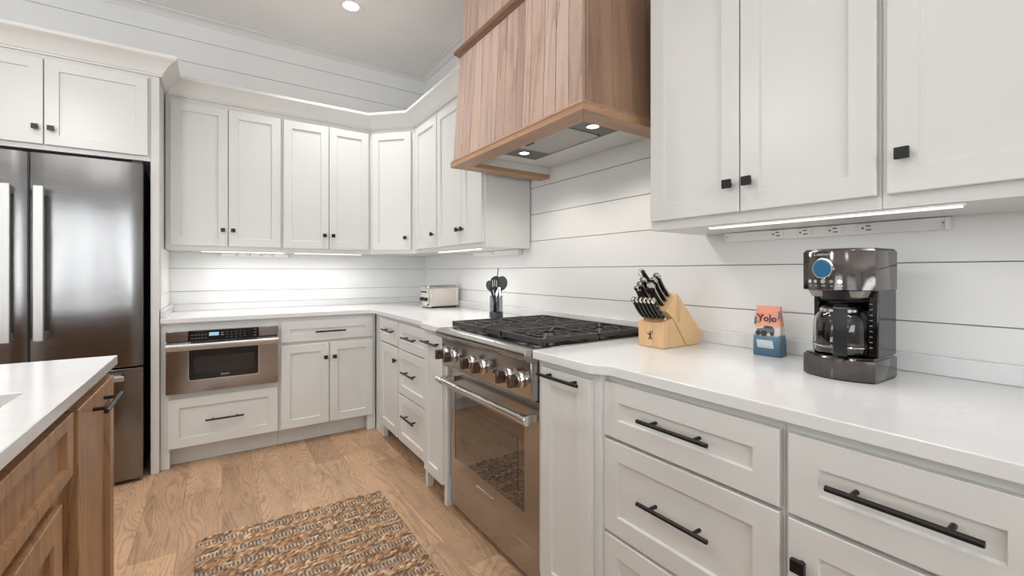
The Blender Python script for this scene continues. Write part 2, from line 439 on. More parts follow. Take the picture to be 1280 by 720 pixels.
# --- right wall base run beyond the range (face x = 1.0)
FR = 1.0
cabinet('base_cabinet', 'narrow white corner base cabinet, small drawer above a single door, by the inside corner', 'cabinet', (FR, 3.345, 0), R90, .535, .62, BZ, BT,
        [('drawer', .165, .527, .705, .865, ('bar', .205, .39, .796)), ('door', .165, .527, .105, .693, ('k', .51, .612))], toe=1, feet=[(.0, .13), (.137, .175)], toey=.12)
cabinet('base_cabinet', 'white stack of three drawers in the far run, before the range', 'cabinet', (FR, 2.81, 0), R90, .49, .62, BZ, BT,
        [('drawer', .01, .485, .70, .865, ('bar', .205, .245, .785)), ('drawer', .01, .485, .412, .692, ('bar', .205, .245, .567)), ('drawer', .01, .485, .105, .404, ('bar', .205, .245, .294))], toe=1, toey=.12)
FP = .968
cabinet('base_cabinet', 'slim white pull-out cabinet on the far side of the range', 'cabinet', (FP, 2.32, 0), R90, .284, .65, BZ, BT,
        [('pull_out_door', .028, .262, .108, .858, ('bar', .205, .157, .82))], toe=1, feet=[(.004, .035), (.249, .28)], toey=.15)
# --- right wall base run this side of the range
cabinet('base_cabinet', 'tall slim white pull-out cabinet between the range and the near drawers', 'cabinet', (FP, 1.267, 0), R90, .307, .65, BZ, BT,
        [('pull_out_door', .035, .277, .108, .862, ('bar', .205, .155, .843))], toe=1, feet=[(.004, .035), (.272, .303)], toey=.15)
cabinet('base_cabinet', 'wide white stack of three drawers just right of the pull-out cabinet', 'cabinet', (FR, .96-.0, 0), R90, .51, .62, BZ, BT,
        [('drawer', .0, .505, .699, .863, ('bar', .208, .258, .788)), ('drawer', .0, .505, .413, .689, ('bar', .208, .258, .563)), ('drawer', .0, .505, .123, .403, ('bar', .208, .258, .29))], toe=1, toey=.12)
cabinet('base_cabinet', 'nearest white base cabinet, a drawer with long black bar over a door with square knob', 'cabinet', (FR, .45, 0), R90, .41, .62, BZ, BT,
        [('drawer', .012, .372, .697, .862, ('bar', .208, .195, .788)), ('door', .012, .372, .123, .687, ('k', .04, .607))], toe=1, toey=.12)

# --- upper cabinets
UB, UT, UD = 1.343, 2.365, .325
UY = YW - .330; UX = XW - .334
def upper(label, origin, rz, W_, fronts, D=UD, z0=UB):
    return cabinet('wall_cabinet', label, 'cabinet', origin, rz, W_, D, z0, UT, fronts)
DB, DTOP = 1.372, 2.315
upper('white two-door wall cabinet above the microwave drawer, next to the tall panel', (-.2845, UY, 0), 0, .6735,
      [('door', .0265, .3415, DB, DTOP, ('k', .3135, 1.482)), ('door', .3465, .6645, DB, DTOP, ('k', .3725, 1.482))])
upper('white two-door wall cabinet between the one above the microwave and the angled corner', (.389, UY, 0), 0, .645,
      [('door', .012, .322, DB, DTOP, ('k', .291, 1.475)), ('door', .327, .628, DB, DTOP, ('k', .353, 1.475))])
# angled corner cabinet
t = thing('wall_cabinet', 'angled white corner wall cabinet with a single door', 'cabinet', (1.034, UY, 0), radians(-45))
def loc45(X, Y):
    dx, dy = X-1.034, Y-UY; a = radians(45); return (dx*cos(a)-dy*sin(a), dx*sin(a)+dy*cos(a))
poly = [loc45(*p) for p in ((1.0345, UY), (UX, UY-(UX-1.034)+.0005), (XW-.003, UY-(UX-1.034)+.0005), (XW-.003, YW-.003), (1.0345, YW-.003))]
MB().prism(poly, 2, UB, UT).build('body', M['cab'], t, bevel=.001)
DL = (UX-1.034)*2**.5
d_ = shaker(DL-.056, DTOP-DB, .028, DB, 'door', t); knob(d_, DL-.028-.04, 1.468)
YD = UY-(UX-1.034)
upper('white single-door wall cabinet right of the angled corner cabinet', (UX, YD, 0), R90, .459,
      [('door', .052, .449, DB, DTOP, ('k', .405, 1.467))])
upper('white two-door wall cabinet left of the wooden hood', (UX, YD-.459, 0), R90, YD-.459-2.236,
      [('door', .010, .378, DB, DTOP, ('k', .345, 1.467)), ('door', .383, .640, DB, DTOP, ('k', .408, 1.467))])
upper('large white two-door wall cabinet right of the wooden hood', (UX, 1.045, 0), R90, .668,
      [('door', .011, .333, DB+.003, DTOP, ('k', .307, 1.459)), ('door', .337, .662, DB+.003, DTOP, ('k', .366, 1.459))])
upper('nearest white wall cabinet above the coffee maker, at the right edge', (UX, .377, 0), R90, .70,
      [('door', .013, .345, DB+.003, DTOP, ('k', .046, 1.461)), ('door', .350, .685, DB+.003, DTOP, ('k', .655, 1.461))])
# cabinet above the fridge
FF = 3.33
cabinet('wall_cabinet', 'wide white two-door cabinet above the refrigerator', 'cabinet', (-1.285, FF, 0), 0, .955, .60, 1.845, UT,
        [('door', .025, .516, 1.872, 2.325, ('k', .490, 1.957)), ('door', .521, .966-.0, 1.872, 2.325, ('k', .549, 1.957))][:1] +
        [('door', .521, .945, 1.872, 2.325, ('k', .549, 1.957))])
def panel(x0, x1, label, ship):
    t = thing('end_panel', label, 'panel', (x0, FF, 0))
    MB().box(0, x1-x0, 0, YW-FF-.004, .001, UT).build('board', M['cab'], t, bevel=.0015)
    if ship:
        mb = MB(); zs = gaps(.966, UB-.001)
        for a, b in zip(zs[:-1], zs[1:]): mb.box(x1-x0, x1-x0+.004, .045, YW-FF-.004, a+.0013, b-.0013)
        mb.build('shiplap_face', M['wall'], t, smooth=False)
panel(-.329, -.289, 'tall white panel between the refrigerator and the microwave drawer cabinet', True)
panel(-1.33, -1.29, 'tall white panel on the left side of the refrigerator', False)

# crown along the cabinet tops
PROF = [(0, 2.350), (.012, 2.350), (.012, 2.358), (.018, 2.362), (.024, 2.376), (.036, 2.396), (.054, 2.418), (.072, 2.432), (.084, 2.438), (.088, 2.442), (.088, 2.46), (0, 2.46)]
def sweep(path, name, label):
    P = [Vector(p) for p in path]; rings = []
    for i, p in enumerate(P):
        ns = []
        if i > 0: d = (P[i]-P[i-1]).normalized(); ns.append(Vector((d.y, -d.x)))
        if i < len(P)-1: d = (P[i+1]-P[i]).normalized(); ns.append(Vector((d.y, -d.x)))
        n = ns[0] if len(ns) == 1 else (ns[0]+ns[1])/(1+ns[0].dot(ns[1]))
        rings.append([(p.x+n.x*o, p.y+n.y*o, z) for o, z in PROF])
    o = MB().loft(rings).build(name, M['crown'], angle=25)
    return tag(o, label, 'molding')
sweep([(-1.33, FF-.001), (-.288, FF-.001), (-.288, UY-.001), (1.034, UY-.001), (UX-.001, YD), (UX-.001, 2.236)], 'crown_molding', 'white crown molding stepping along the far cabinet tops to the wooden hood')
sweep([(UX-.001, 1.045), (UX-.001, -.323)], 'crown_molding', 'white crown molding on the near wall cabinets')

# ------------------------------------------------------------------ countertops
def smooth_step(xa, ya, xb, yb, n=12):
    return [(xa+(xb-xa)*(3*(k/n)**2-2*(k/n)**3), ya+(yb-ya)*k/n) for k in range(n+1)]
CF, CB = .972, .937
def slab(name, poly, parent, z0=.884, z1=.914, bevel=.0025):
    return MB().prism(poly, 2, z0, z1).build(name, M['quartz'], parent, bevel=bevel)
t = thing('countertop', 'white quartz L-shaped countertop with the toaster and utensils on it', 'countertop', (0, 0, 0))
arc = [(CF-.03+.03*sin(a), 3.305+.03*(cos(a))) for a in [radians(k*15) for k in range(7)]]
arcin = [(CF-.04+.04*(1-cos(a)), 3.335-.04*sin(a)) for a in [radians(k*15) for k in range(7)]]
poly = [(-.2855, 3.335)] + [(CF-.04+.04*sin(radians(k*15)), 3.335-.04*(1-cos(radians(k*15)))) for k in range(7)] + smooth_step(CF, 2.37, CB, 2.30) + [(CB, 2.033), (XW-.002, 2.033), (XW-.002, YW-.002), (-.2855, YW-.002)]
slab('slab', poly, t)
MB().box(-.2850, XW-.0225, YW-.0225, YW-.002, .9145, .965).box(XW-.0225, XW-.002, 1.2695, YW-.002, .9145, .965).box(-.2850, -.264, 3.342, YW-.0225, .9145, .965).build('upstand', M['quartz'], t, bevel=.0015)
t = thing('countertop', 'white quartz countertop carrying the knife block and coffee maker', 'countertop', (0, 0, 0))
poly = [(CB, 1.268)] + smooth_step(CB, .985, CF, .915) + [(CF, .035), (XW-.002, .035), (XW-.002, 1.268)]
slab('slab', poly, t)
MB().box(XW-.0225, XW-.002, .035, 1.2690, .9145, .965).build('upstand', M['quartz'], t, bevel=.0015)

# ------------------------------------------------------------------ refrigerator
t = thing('refrigerator', 'large stainless steel french door refrigerator with bottom freezer drawer', 'refrigerator', (-1.265, 3.255, 0))
MB().box(.004, .900, .075, .68, .02, 1.80).build('body', M['dark'], t, bevel=.004)
MB().box(.03, .87, .07, .2, .0, .020).build('toe_grille', M['blackp'], t)
def fdoor(x0, x1, z0, z1, name):
    mb = MB(); n = 14; rings = []
    for k in range(n+1):
        u = k/n; x = x0+(x1-x0)*u; e = min(u, 1-u)*(x1-x0)
        yy = .005*(2*u-1)**2 + (.010*(1-min(1, e/.012))**2)
        rings.append((x, yy))
    poly = rings + [(x1, .065), (x0, .065)]
    mb.prism(poly, 2, z0, z1)
    o = mb.build(name, M['fridge'], t, bevel=.002)
    return o
def fhandle_v(x0, x1, z0, z1, parent):
    mb = MB(); mb.box(x0, x1, -.062, -.043, z0, z1); mb.box(x0+.006, x1-.004, -.043, .004, z1-.045, z1-.005).box(x0+.006, x1-.004, -.043, .004, z0+.005, z0+.045)
    mb.build('handle', M['fhandle'], parent, bevel=.004, seg=3)
dl = fdoor(.004, .4515, .662, 1.815, 'door'); fhandle_v(.368, .408, .84, 1.635, dl)
dr = fdoor(.4575, .908, .662, 1.815, 'door'); fhandle_v(.4855, .5255, .84, 1.635, dr)
fz = fdoor(.004, .908, .022, .650, 'freezer_drawer')
mb = MB(); mb.box(.08, .836, -.062, -.043, .592, .622); mb.box(.10, .14, -.043, .004, .597, .617).box(.776, .816, -.043, .004, .597, .617); mb.build('handle', M['fhandle'], fz, bevel=.004, seg=3)
MB().box(.452, .457, .012, .06, .665, 1.812).build('gasket', M['dark'], t)
MB().box(.86, .905, .02, .12, 1.816, 1.832).build('hinge_cover', M['dark'], t, bevel=.002); MB().box(.01, .055, .02, .12, 1.816, 1.832).build('hinge_cover', M['dark'], t, bevel=.002)

# ------------------------------------------------------------------ microwave drawer (front at y = 3.32)
t = thing('microwave_drawer', 'stainless steel built-in microwave drawer under the left counter end', 'microwave', (-.259, 3.3645, 0))
MB().box(0, .595, -.042, -.0005, .457, .766).build('drawer_front', M['steelx'], t, bevel=.0015)
MB().box(0, .107, -.042, -.0005, .776, .834).build('upper_trim', M['steelx'], t, bevel=.0015); MB().box(.484, .595, -.042, -.0005, .776, .834).build('upper_trim', M['steelx'], t, bevel=.0015)
MB().box(.004, .591, -.03, -.0005, .764, .778).build('air_gap', M['dark'], t)
cp = MB().box(.108, .483, -.0425, -.0005, .770, .834).build('control_panel', M['blackg'], t, bevel=.001)
MB().box(.214, .264, -.0435, -.0420, .798, .819).build('display', M['display'], cp)
mb = MB()
for r_ in range(2):
    for k in range(5): mb.box(.123+k*.017, .133+k*.017, -.0431, -.0420, .786+r_*.020, .7885+r_*.020)
for r_ in range(3):
    for k in range(5): mb.box(.305+k*.024, .310+k*.024, -.0431, -.0420, .782+r_*.016, .785+r_*.016)
mb.box(.275, .290, -.0431, -.0420, .812, .815).box(.275, .290, -.0431, -.0420, .798, .803)
for k in range(5): mb.box(.455, .468, -.0431, -.0420, .782+k*.0095, .7845+k*.0095) if k % 2 == 0 else None
mb.build('key_marks', M['grey'], cp)
# window with a rounded lower frame
mb = MB()
def rr(x0, x1, z0, z1, r, y, n=5):
    pts = []
    for (cx, cz, a0) in ((x1-r, z0+r, -90), (x1-r, z1-r, 0), (x0+r, z1-r, 90), (x0+r, z0+r, 180)):
        for k in range(n+1):
            a = radians(a0+90*k/n); pts.append((cx+r*cos(a), y, cz+r*sin(a)))
    return pts
win = MB().loft([rr(.112, .480, .532, .7655, .014, -.0415), rr(.112, .480, .532, .7655, .014, -.0436)]).build('window', M['blackg'], t)
MB().loft([rr(.107, .485, .527, .7658, .017, -.0415), rr(.107, .485, .527, .7658, .017, -.0432)]).build('window_bezel', M['polish'], t)
MB().loft([rr(.134, .458, .572, .672, .016, -.0430), rr(.134, .458, .572, .672, .016, -.0440)]).build('viewing_screen', plain('microwave_screen', srgb(38, 34, 33), .12), win)
text_mesh('SHARP', .014, M['grey'], win, (.297, -.0438, .5525), (radians(90), 0, 0), offset=.0003, spacing=1.1)
mb = MB()
mb.prism([(-.062, .718), (-.066, .724), (-.066, .750), (-.060, .757), (-.0425, .757), (-.0425, .750), (-.055, .748), (-.055, .727), (-.0425, .718)], 0, -.001, .596)
mb.build('handle', M['fhandle'], t, bevel=.001)

# ------------------------------------------------------------------ range
RY0, RY1 = 1.272, 2.029      # near and far sides
t = thing('range', 'stainless steel gas range with six knobs, oven window and black grates', 'range', (.978, RY1, 0), R90)
RW = RY1-RY0
# local frame: x from the far side (0) to the near side (RW), y into the wall (0 at the door front)
MB().box(.002, RW-.002, .045, .60, .045, .905).build('body', M['steel'], t, bevel=.001)
MB().box(.004, RW-.004, .006, .05, .03, .145).build('kick_panel', M['steel'], t, bevel=.002)
for fx_, fy_ in ((.02, .08), (RW-.06, .08), (.02, .5), (RW-.06, .5)): MB().box(fx_, fx_+.04, fy_, fy_+.04, 0, .046).build('foot', M['blackp'], t)
# door, with a window opening
od = thing  # keep name short
mb = MB(); x0, x1, z0, z1 = .003, RW-.003, .152, .715; wx0, wx1, wz0, wz1 = .062, .654, .272, .602
mb.box(x0, wx0, 0, .042, z0, z1).box(wx1, x1, 0, .042, z0, z1).box(wx0, wx1, 0, .042, z0, wz0).box(wx0, wx1, 0, .042, wz1, z1)
door = mb.build('oven_door', M['steel'], t, smooth=False)
MB().box(wx0, wx1, .002, .006, wz0, wz1).build('window', plain('oven_glass', srgb(58, 50, 46), .04, coat=1.0, ior=1.9), door)
mb = MB(); g = .048
mb.box(wx0+g, wx1-g, .0005, .0025, wz0+.045, wz1-.055); mb.build('inner_pane', plain('oven_inner_glass', srgb(24, 20, 18), .04, coat=1.0, ior=1.9), door)
bdg = MB().box(.279, .427, -.003, .001, .190, .226).build('badge', M['polish'], door, bevel=.001); MB().box(.2815, .4245, -.0036, -.002, .1925, .2235).build('badge_face', M['steel'], bdg)
hd = MB().cyl((.012, -.062, .662), (RW-.012, -.062, .662), .0145, n=28).build('handle', M['polish'], door, bevel=.001)
for a, b in ((-.002, .045), (RW-.045, RW+.002)): MB().cyl((a, -.062, .662), (b, -.062, .662), .0185, n=28).build('end_cap', M['chrome'], hd, bevel=.002)
for a in (.012, RW-.040):
    MB().prism([(a, -.055), (a+.028, -.055), (a+.036, .002), (a-.004, .002)], 2, .648, .676).build('bracket', M['polish'], hd, bevel=.002)
# control panel: slopes in towards the bottom
mb = MB(); mb.prism([(-.044, .868), (-.040, .735), (-.036, .727), (.044, .722), (.044, .868)], 0, .001, RW-.001)
cpn = mb.build('control_panel', M['steel'], t, bevel=.002)
mb = MB(); mb.prism([(.05, .916), (-.052, .9165), (-.066, .912), (-.074, .903), (-.0755, .890), (-.070, .879), (-.060, .871), (-.046, .867), (.05, .867)], 0, -.0015, RW+.001)
mb.build('bullnose_ledge', M['steel'], t, bevel=.001)
def rknob(x, rot):
    k = thing  # knob: bezel with a ring of ridges, lever body in front
    mb = MB(); mb.lathe((x, 0, .794), [(.0, -.043), (.030, -.043), (.031, -.050), (.026, -.054), (.0245, -.058), (.0, -.058)][1:-1], n=32, axis=1)
    b = mb.build('knob', M['chrome'], cpn)
    m2 = MB()
    m2.lathe((x, 0, .794), [(.024, -.058), (.0255, -.062), (.0245, -.066), (.018, -.070)], n=32, axis=1)
    g_ = m2.build('grip', M['steel'], b, bevel=.001)
    m3 = MB(); a = radians(rot); w = .0095; L = .0225
    pts = []
    for (u, v) in ((-L, -w), (L, -w), (L, w), (-L, w)):
        pts.append((x+u*sin(a)+v*cos(a), .794+u*cos(a)-v*sin(a)))
    m3.loft([[(p[0], -.062, p[1]) for p in pts], [(p[0], -.100, p[1]) for p in pts]])
    m3.build('lever', M['knobsteel'], b, bevel=.002)
for x_, r_ in ((.052, 0), (.140, 0), (.315, 0), (.415, 0), (.610, 0), (.692, 0)): rknob(x_, r_)
mb = MB(); mb.lathe((.505, 0, .79), [(.007, -.041), (.007, -.048), (.004, -.050)], n=16, axis=1); mb.build('igniter_button', M['blackp'], cpn)
# cooktop
MB().box(.001, RW-.001, .05, .628, .905, .917).build('cooktop', M['steel'], t, bevel=.002)
MB().box(.014, RW-.014, .030, .590, .9165, .9190).build('burner_pan', plain('black_enamel', srgb(30, 29, 30), .25), t)
MB().box(.004, RW-.004, .605, .628, .917, .934).build('rear_trim', M['steel'], t, bevel=.002)
def burner(x, y, r, parent):
    mb = MB(); mb.lathe((x, y, .919), [(r*1.15, 0), (r*1.15, .004), (r*.8, .008), (r*.78, .012)], n=28)
    b = mb.build('burner', M['steel'], parent)
    MB().lathe((x, y, .931), [(r, 0), (r, .004), (r*.85, .007), (r*.3, .008)], n=28).build('burner_cap', M['iron'], b)
gy0, gy1 = .012, .598
secs = [(.008, .328), (.333, .458), (.463, RW-.012)]
BUR = [[(.168, .160, .036), (.168, .450, .030)], [(.3955, .31, .030)], [(.604, .160, .042), (.604, .450, .030)]]
for (a, b), bs_ in zip(secs, BUR):
    for (bx_, by_, br_) in bs_: burner(bx_, by_, br_, t)
    mb = MB(); zt = .946; zb = .930; w = .011
    mb.box(a, b, gy0, gy0+w, zb-.004, zt).box(a, b, gy1-w, gy1, zb, zt).box(a, a+w, gy0, gy1, zb, zt).box(b-w, b, gy0, gy1, zb, zt)
    for (fx, fy) in ((a, gy0), (b-.016, gy0), (a, gy1-.016), (b-.016, gy1-.016)): mb.box(fx, fx+.016, fy, fy+.016, .9192, zb)
    mid = (gy0+gy1)/2
    cxs = (a+b)/2
    if b-a > .2:
        mb.box(a, b, mid-w/2, mid+w/2, zb, zt)
        for (bx_, by_, br_) in bs_:
            ya, yb = (gy0, mid) if by_ < mid else (mid, gy1)
            # fingers from the frame towards the burner
            for ang in range(0, 360, 45):
                ca, sa = cos(radians(ang)), sin(radians(ang))
                ts = []
                if ca > 1e-6: ts.append((b-w/2-bx_)/ca)
                if ca < -1e-6: ts.append((a+w/2-bx_)/ca)
                if sa > 1e-6: ts.append((yb-bx_*0-by_)/sa)
                if sa < -1e-6: ts.append((ya-by_)/sa)
                T = min(ts); r0 = br_*.75
                p0 = Vector((bx_+ca*r0, by_+sa*r0, (zt+zb)/2+.001)); p1 = Vector((bx_+ca*T, by_+sa*T, (zt+zb)/2))
                n_ = Vector((-sa, ca, 0))*.0045; u_ = Vector((0, 0, (zt-zb)/2-.0008))
                mb.hexa([p0-n_-u_, p0+n_-u_, p1+n_-u_, p1-n_-u_, p0-n_+u_, p0+n_+u_, p1+n_+u_, p1-n_+u_])
            R_ = .088
            ring = [(bx_+R_*cos(k*pi/18), by_+R_*sin(k*pi/18), zt-.006) for k in range(37)]
            mb.tube(ring, .0045, 8)
            for dx in (-.105, .105): mb.box(bx_+dx-.004, bx_+dx+.004, ya, yb, zb, zt-.001)
    else:
        for k in (-1, 0, 1):
            if k == 0: mb.box(cxs-.004, cxs+.004, gy0, .26, zb, zt-.001).box(cxs-.004, cxs+.004, .36, gy1, zb, zt-.001)
            else: mb.box(cxs+k*.03-.004, cxs+k*.03+.004, gy0, gy1, zb, zt-.001)
        for yy in (.11, .21, .31, .41, .51): mb.box(a, b, yy-.004, yy+.004, zb, zt-.001)
    mb.build('grate', M['iron'], t, bevel=.0015)

# ------------------------------------------------------------------ wooden range hood
t = thing('range_hood', 'wooden plank range hood hanging on the wall above the range', 'hood', (0, 0, 0))
hb, ht = 1.775, 2.352
XB, YB0, YB1 = 1.046, 1.126, 2.128     # bottom front x, near y, far y
XT, YT0, YT1 = 1.074, 1.156, 2.106
XW2 = XW-.002
MB().hexa([(XB+.016, YB0+.016, hb+.04), (XW2, YB0+.016, hb+.04), (XW2, YB1-.016, hb+.04), (XB+.016, YB1-.016, hb+.04),
           (XT+.016, YT0+.016, ht), (XW2, YT0+.016, ht), (XW2, YT1-.016, ht), (XT+.016, YT1-.016, ht)]).build('core', M['hoodside'], t, smooth=False)
def planks_front(name, x0, ya0, ya1, zb_, x1, yb0, yb1, zt_, n, seed):
    random.seed(seed); ws = [random.choice((.7, 1, 1, 1.25)) for _ in range(n)]; s_ = sum(ws); u = 0; mb = MB()
    for w in ws:
        a, b = u/s_, (u+w)/s_; u += w; e = .0015
        A0, A1 = ya0+(ya1-ya0)*a+e, ya0+(ya1-ya0)*b-e; B0, B1 = yb0+(yb1-yb0)*a+e, yb0+(yb1-yb0)*b-e
        mb.hexa([(x0, A0, zb_), (x0+.0155, A0, zb_), (x0+.0155, A1, zb_), (x0, A1, zb_), (x1, B0, zt_), (x1+.0155, B0, zt_), (x1+.0155, B1, zt_), (x1, B1, zt_)])
    return mb.build(name, M['hoodz'], t, bevel=.0009, smooth=False)
def planks_side(name, y0, xa0, xa1, zb_, y1, xb0, xb1, zt_, n, sgn, seed):
    random.seed(seed); mb = MB(); ws = [.16, 1, .9, .8, 1.2, .9][:n]; s_ = sum(ws); u = 0
    for w in ws:
        a, b = u/s_, (u+w)/s_; u += w; e = .0005
        A0, A1 = xa0+(xa1-xa0)*a+e, xa0+(xa1-xa0)*b-e; B0, B1 = xb0+(xb1-xb0)*a+e, xb0+(xb1-xb0)*b-e
        d = .0155*sgn
        mb.hexa([(A0, y0, zb_), (A1, y0, zb_), (A1, y0+d, zb_), (A0, y0+d, zb_), (B0, y1, zt_), (B1, y1, zt_), (B1, y1+d, zt_), (B0, y1+d, zt_)])
    return mb.build(name, M['hoodside'], t, bevel=.0006, smooth=False)
planks_front('front_planks', XB, YB0, YB1, hb, XT, YT0, YT1, ht, 13, 3)
planks_side('side_planks', YB0, XB+.016, XW2, hb, YT0, XT+.016, XW2, ht, 6, 1, 5)
planks_side('side_planks', YB1, XB+.016, XW2, hb, YT1, XT+.016, XW2, ht, 6, -1, 5)
# upper chimney section
MB().box(XT+.03, XW2, YT0+.026, YT1-.026, ht, ZC-.001).build('chimney_core', M['hoodside'], t, smooth=False)
planks_front('chimney_planks', XT+.010, YT0+.008, YT1-.008, ht+.02, XT+.022, YT0+.022, YT1-.022, ZC-.002, 13, 3)
planks_side('chimney_side', YT0+.008, XT+.027, XW2, ht+.02, YT0+.022, XT+.039, XW2, ZC-.002, 6, 1, 5)
planks_side('chimney_side', YT1-.008, XT+.027, XW2, ht+.02, YT1-.022, XT+.039, XW2, ZC-.002, 6, -1, 5)
def ring3(name, mat, prof, x, y0, y1, far=XW2):
    """profile (out, z) swept around near side, front and far side"""
    P = [(far, y0), (x, y0), (x, y1), (far, y1)]
    N = [(0, -1), (-1, -1), (-1, 1), (0, 1)]
    rings = [[(p[0]+n[0]*o, p[1]+n[1]*o, z) for o, z in prof] for p, n in zip(P, N)]
    return MB().loft(rings).build(name, mat, t, angle=20)
ring3('middle_molding', M['darkwood'], [(-.03, 2.338), (.004, 2.338), (.010, 2.346), (.020, 2.352), (.024, 2.362), (.024, 2.371), (-.03, 2.376)], XT, YT0, YT1)
# bottom frame: mitred boards, moulded outer edge
mb = MB(); bz0, bz1 = 1.752, 1.7745; ox, oy0, oy1 = 1.036, 1.114, 2.142; bw = .092
mb.hexa([(ox, oy0, bz0), (ox+bw, oy0+bw, bz0), (ox+bw, oy1-bw, bz0), (ox, oy1, bz0), (ox, oy0, bz1), (ox+bw, oy0+bw, bz1), (ox+bw, oy1-bw, bz1), (ox, oy1, bz1)])
mb.build('bottom_front_board', M['hoody'], t, bevel=.002)
mb = MB(); e = XW2
mb.hexa([(ox, oy0, bz0), (e, oy0, bz0), (e, oy0+bw, bz0), (ox+bw, oy0+bw, bz0), (ox, oy0, bz1), (e, oy0, bz1), (e, oy0+bw, bz1), (ox+bw, oy0+bw, bz1)])
mb.build('bottom_side_board', M['hoodx'], t, bevel=.002)
mb = MB()
mb.hexa([(ox, oy1, bz0), (ox+bw, oy1-bw, bz0), (e, oy1-bw, bz0), (e, oy1, bz0), (ox, oy1, bz1), (ox+bw, oy1-bw, bz1), (e, oy1-bw, bz1), (e, oy1, bz1)])
mb.build('bottom_side_board', M['hoodx'], t, bevel=.002)
ring3('bottom_molding', M['hoody'], [(-.006, 1.7745), (.010, 1.7745), (.0115, 1.780), (.006, 1.785), (.003, 1.792), (-.006, 1.792)], XB, YB0, YB1)
# liner and extractor insert
mb = MB()
ix0, ix1, iy0, iy1 = ox+bw, XW2, oy0+bw, oy1-bw; lz = 1.8145
vx0, vx1, vy0, vy1 = 1.175, 1.448, 1.262, 1.930
mb.box(ix0-.01, ix1, iy0-.01, vy0, lz, lz+.006).box(ix0-.01, ix1, vy1, iy1+.01, lz, lz+.006).box(ix0-.01, vx0, vy0, vy1, lz, lz+.006).box(vx1, ix1, vy0, vy1, lz, lz+.006)
mb.box(ix0-.006, ix0, iy0, iy1, bz1, lz).box(ix0, ix1, iy0-.006, iy0, bz1, lz).box(ix0, ix1, iy1, iy1+.006, bz1, lz)
mb.build('liner', M['cab'], t, smooth=False)
ins = MB().box(vx0, vx1, vy0, vy1, lz-.006, lz+.010).build('extractor', M['dsteel2'], t, bevel=.002)
MB().box(vx0+.03, vx1-.03, vy0+.16, vy1-.16, lz-.0085, lz-.0055).build('filter', M['mesh'], ins, bevel=.001)
mb = MB()
for (a, b, c_, d) in ((vx0+.025, vx1-.025, vy0+.155, vy0+.161), (vx0+.025, vx1-.025, vy1-.161, vy1-.155), (vx0+.025, vx0+.031, vy0+.155, vy1-.155), (vx1-.031, vx1-.025, vy0+.155, vy1-.155)): mb.box(a, b, c_, d, lz-.0095, lz-.0055)
mb.build('filter_frame', M['fhandle'], ins)
MB().box(vx0+.06, vx0+.072, vy1-.26, vy1-.20, lz-.011, lz-.0055).build('filter_latch', M['blackp'], ins)
for yy in (vy0+.085, vy1-.085):
    xx = (vx0+vx1)/2
    lp = MB().lathe((xx, yy, lz-.0085), [(.031, .003), (.031, 0), (.024, 0), (.024, .002)], n=28).build('lamp', M['chrome'], ins)
    MB().lathe((xx, yy, lz-.0078), [(.0235, 0), (.0235, .002)], n=28).build('lamp_lens', M['lampg'], lp)
    l = bpy.data.lights.new('hood_lamp', 'SPOT'); l.energy = 15; l.spot_size = radians(140); l.spot_blend = .7; l.shadow_soft_size = .03; l.color = WARM
    lo = bpy.data.objects.new('hood_lamp', l); COL.objects.link(lo); lo.location = (xx, yy, lz-.03)

# ------------------------------------------------------------------ ceiling downlights
def downlight(x, y, label, power, group=None):
    t = thing('recessed_light', label, 'light', (x, y, ZC), 0, group)
    MB().lathe((0, 0, 0), [(.052, .0), (.052, -.003), (.058, -.006), (.080, -.005), (.084, -.001), (.084, 0)], n=40).build('trim_ring', M['ceil'], t)
    MB().lathe((0, 0, -.0035), [(.054, 0), (.054, .003)], n=40).build('lens', M['lampg'], t)
    area('downlight_beam', (x, y, ZC-.012), (0, 0, 0), .11, .11, power, NEUT, 105, 'DISK')
CANP = 18.5
FILLP = 30
downlight(.77, 3.165, 'round recessed light in the ceiling above the far corner', CANP)
for (x, y, k_) in ((.4, 1.7, .85), (.3, .1, .3), (-1.0, 2.3, 1.0), (-1.0, .3, .5), (-2.8, 1.2, .7), (-2.8, -1.0, .7)):  # unseen downlights, no fittings; mid-aisle one added to brighten floor and ceiling
    area('downlight_beam', (x, y, ZC-.012), (0, 0, 0), .12, .12, CANP*k_, NEUT, 105, 'DISK')

# two added unseen fill lights over the island, no fittings, to brighten the ceiling
for yy, kk in ((.15, .35), (1.65, 1.5)):
    l = bpy.data.lights.new('ceiling_fill_light', 'POINT'); l.energy = FILLP*kk; l.shadow_soft_size = .12; l.color = NEUT
    lo = bpy.data.objects.new('ceiling_fill_light', l); COL.objects.link(lo); lo.location = (-.95, yy, 2.35)

# ------------------------------------------------------------------ under-cabinet lights and outlet strips
def led_strip(p0, p1, label, power):
    """bar from p0 to p1 (x, y) under the cabinets at z"""
    d = Vector((p1[0]-p0[0], p1[1]-p0[1])); L = d.length; a = math.atan2(d.y, d.x)
    t = thing('under_cabinet_light', label, 'light', (p0[0], p0[1], UB-.0005), a, 'slim light bars under the wall cabinets')
    MB().box(0, L, -.012, .012, -.006, 0).build('housing', M['outlet'], t, bevel=.001)
    MB().box(.006, L-.006, -.010, .010, -.0085, -.006).build('lens', M['led'], t)
    m_ = (p0[0]+d.x/2, p0[1]+d.y/2, UB-.012)
    area('under_cabinet_beam', m_, (0, 0, a), L, .02, power, NEUT, 170)
led_strip((UX+.018, .24), (UX+.018, .83), 'bright slim light bar under the near wall cabinets', 2.2)
led_strip((UX+.018, 2.32), (UX+.018, 2.92), 'slim light bar under the cabinet left of the hood', 3.6)
led_strip((-.10, UY+.06), (.42, UY+.06), 'slim light bar under the cabinet above the microwave drawer', 4.2)
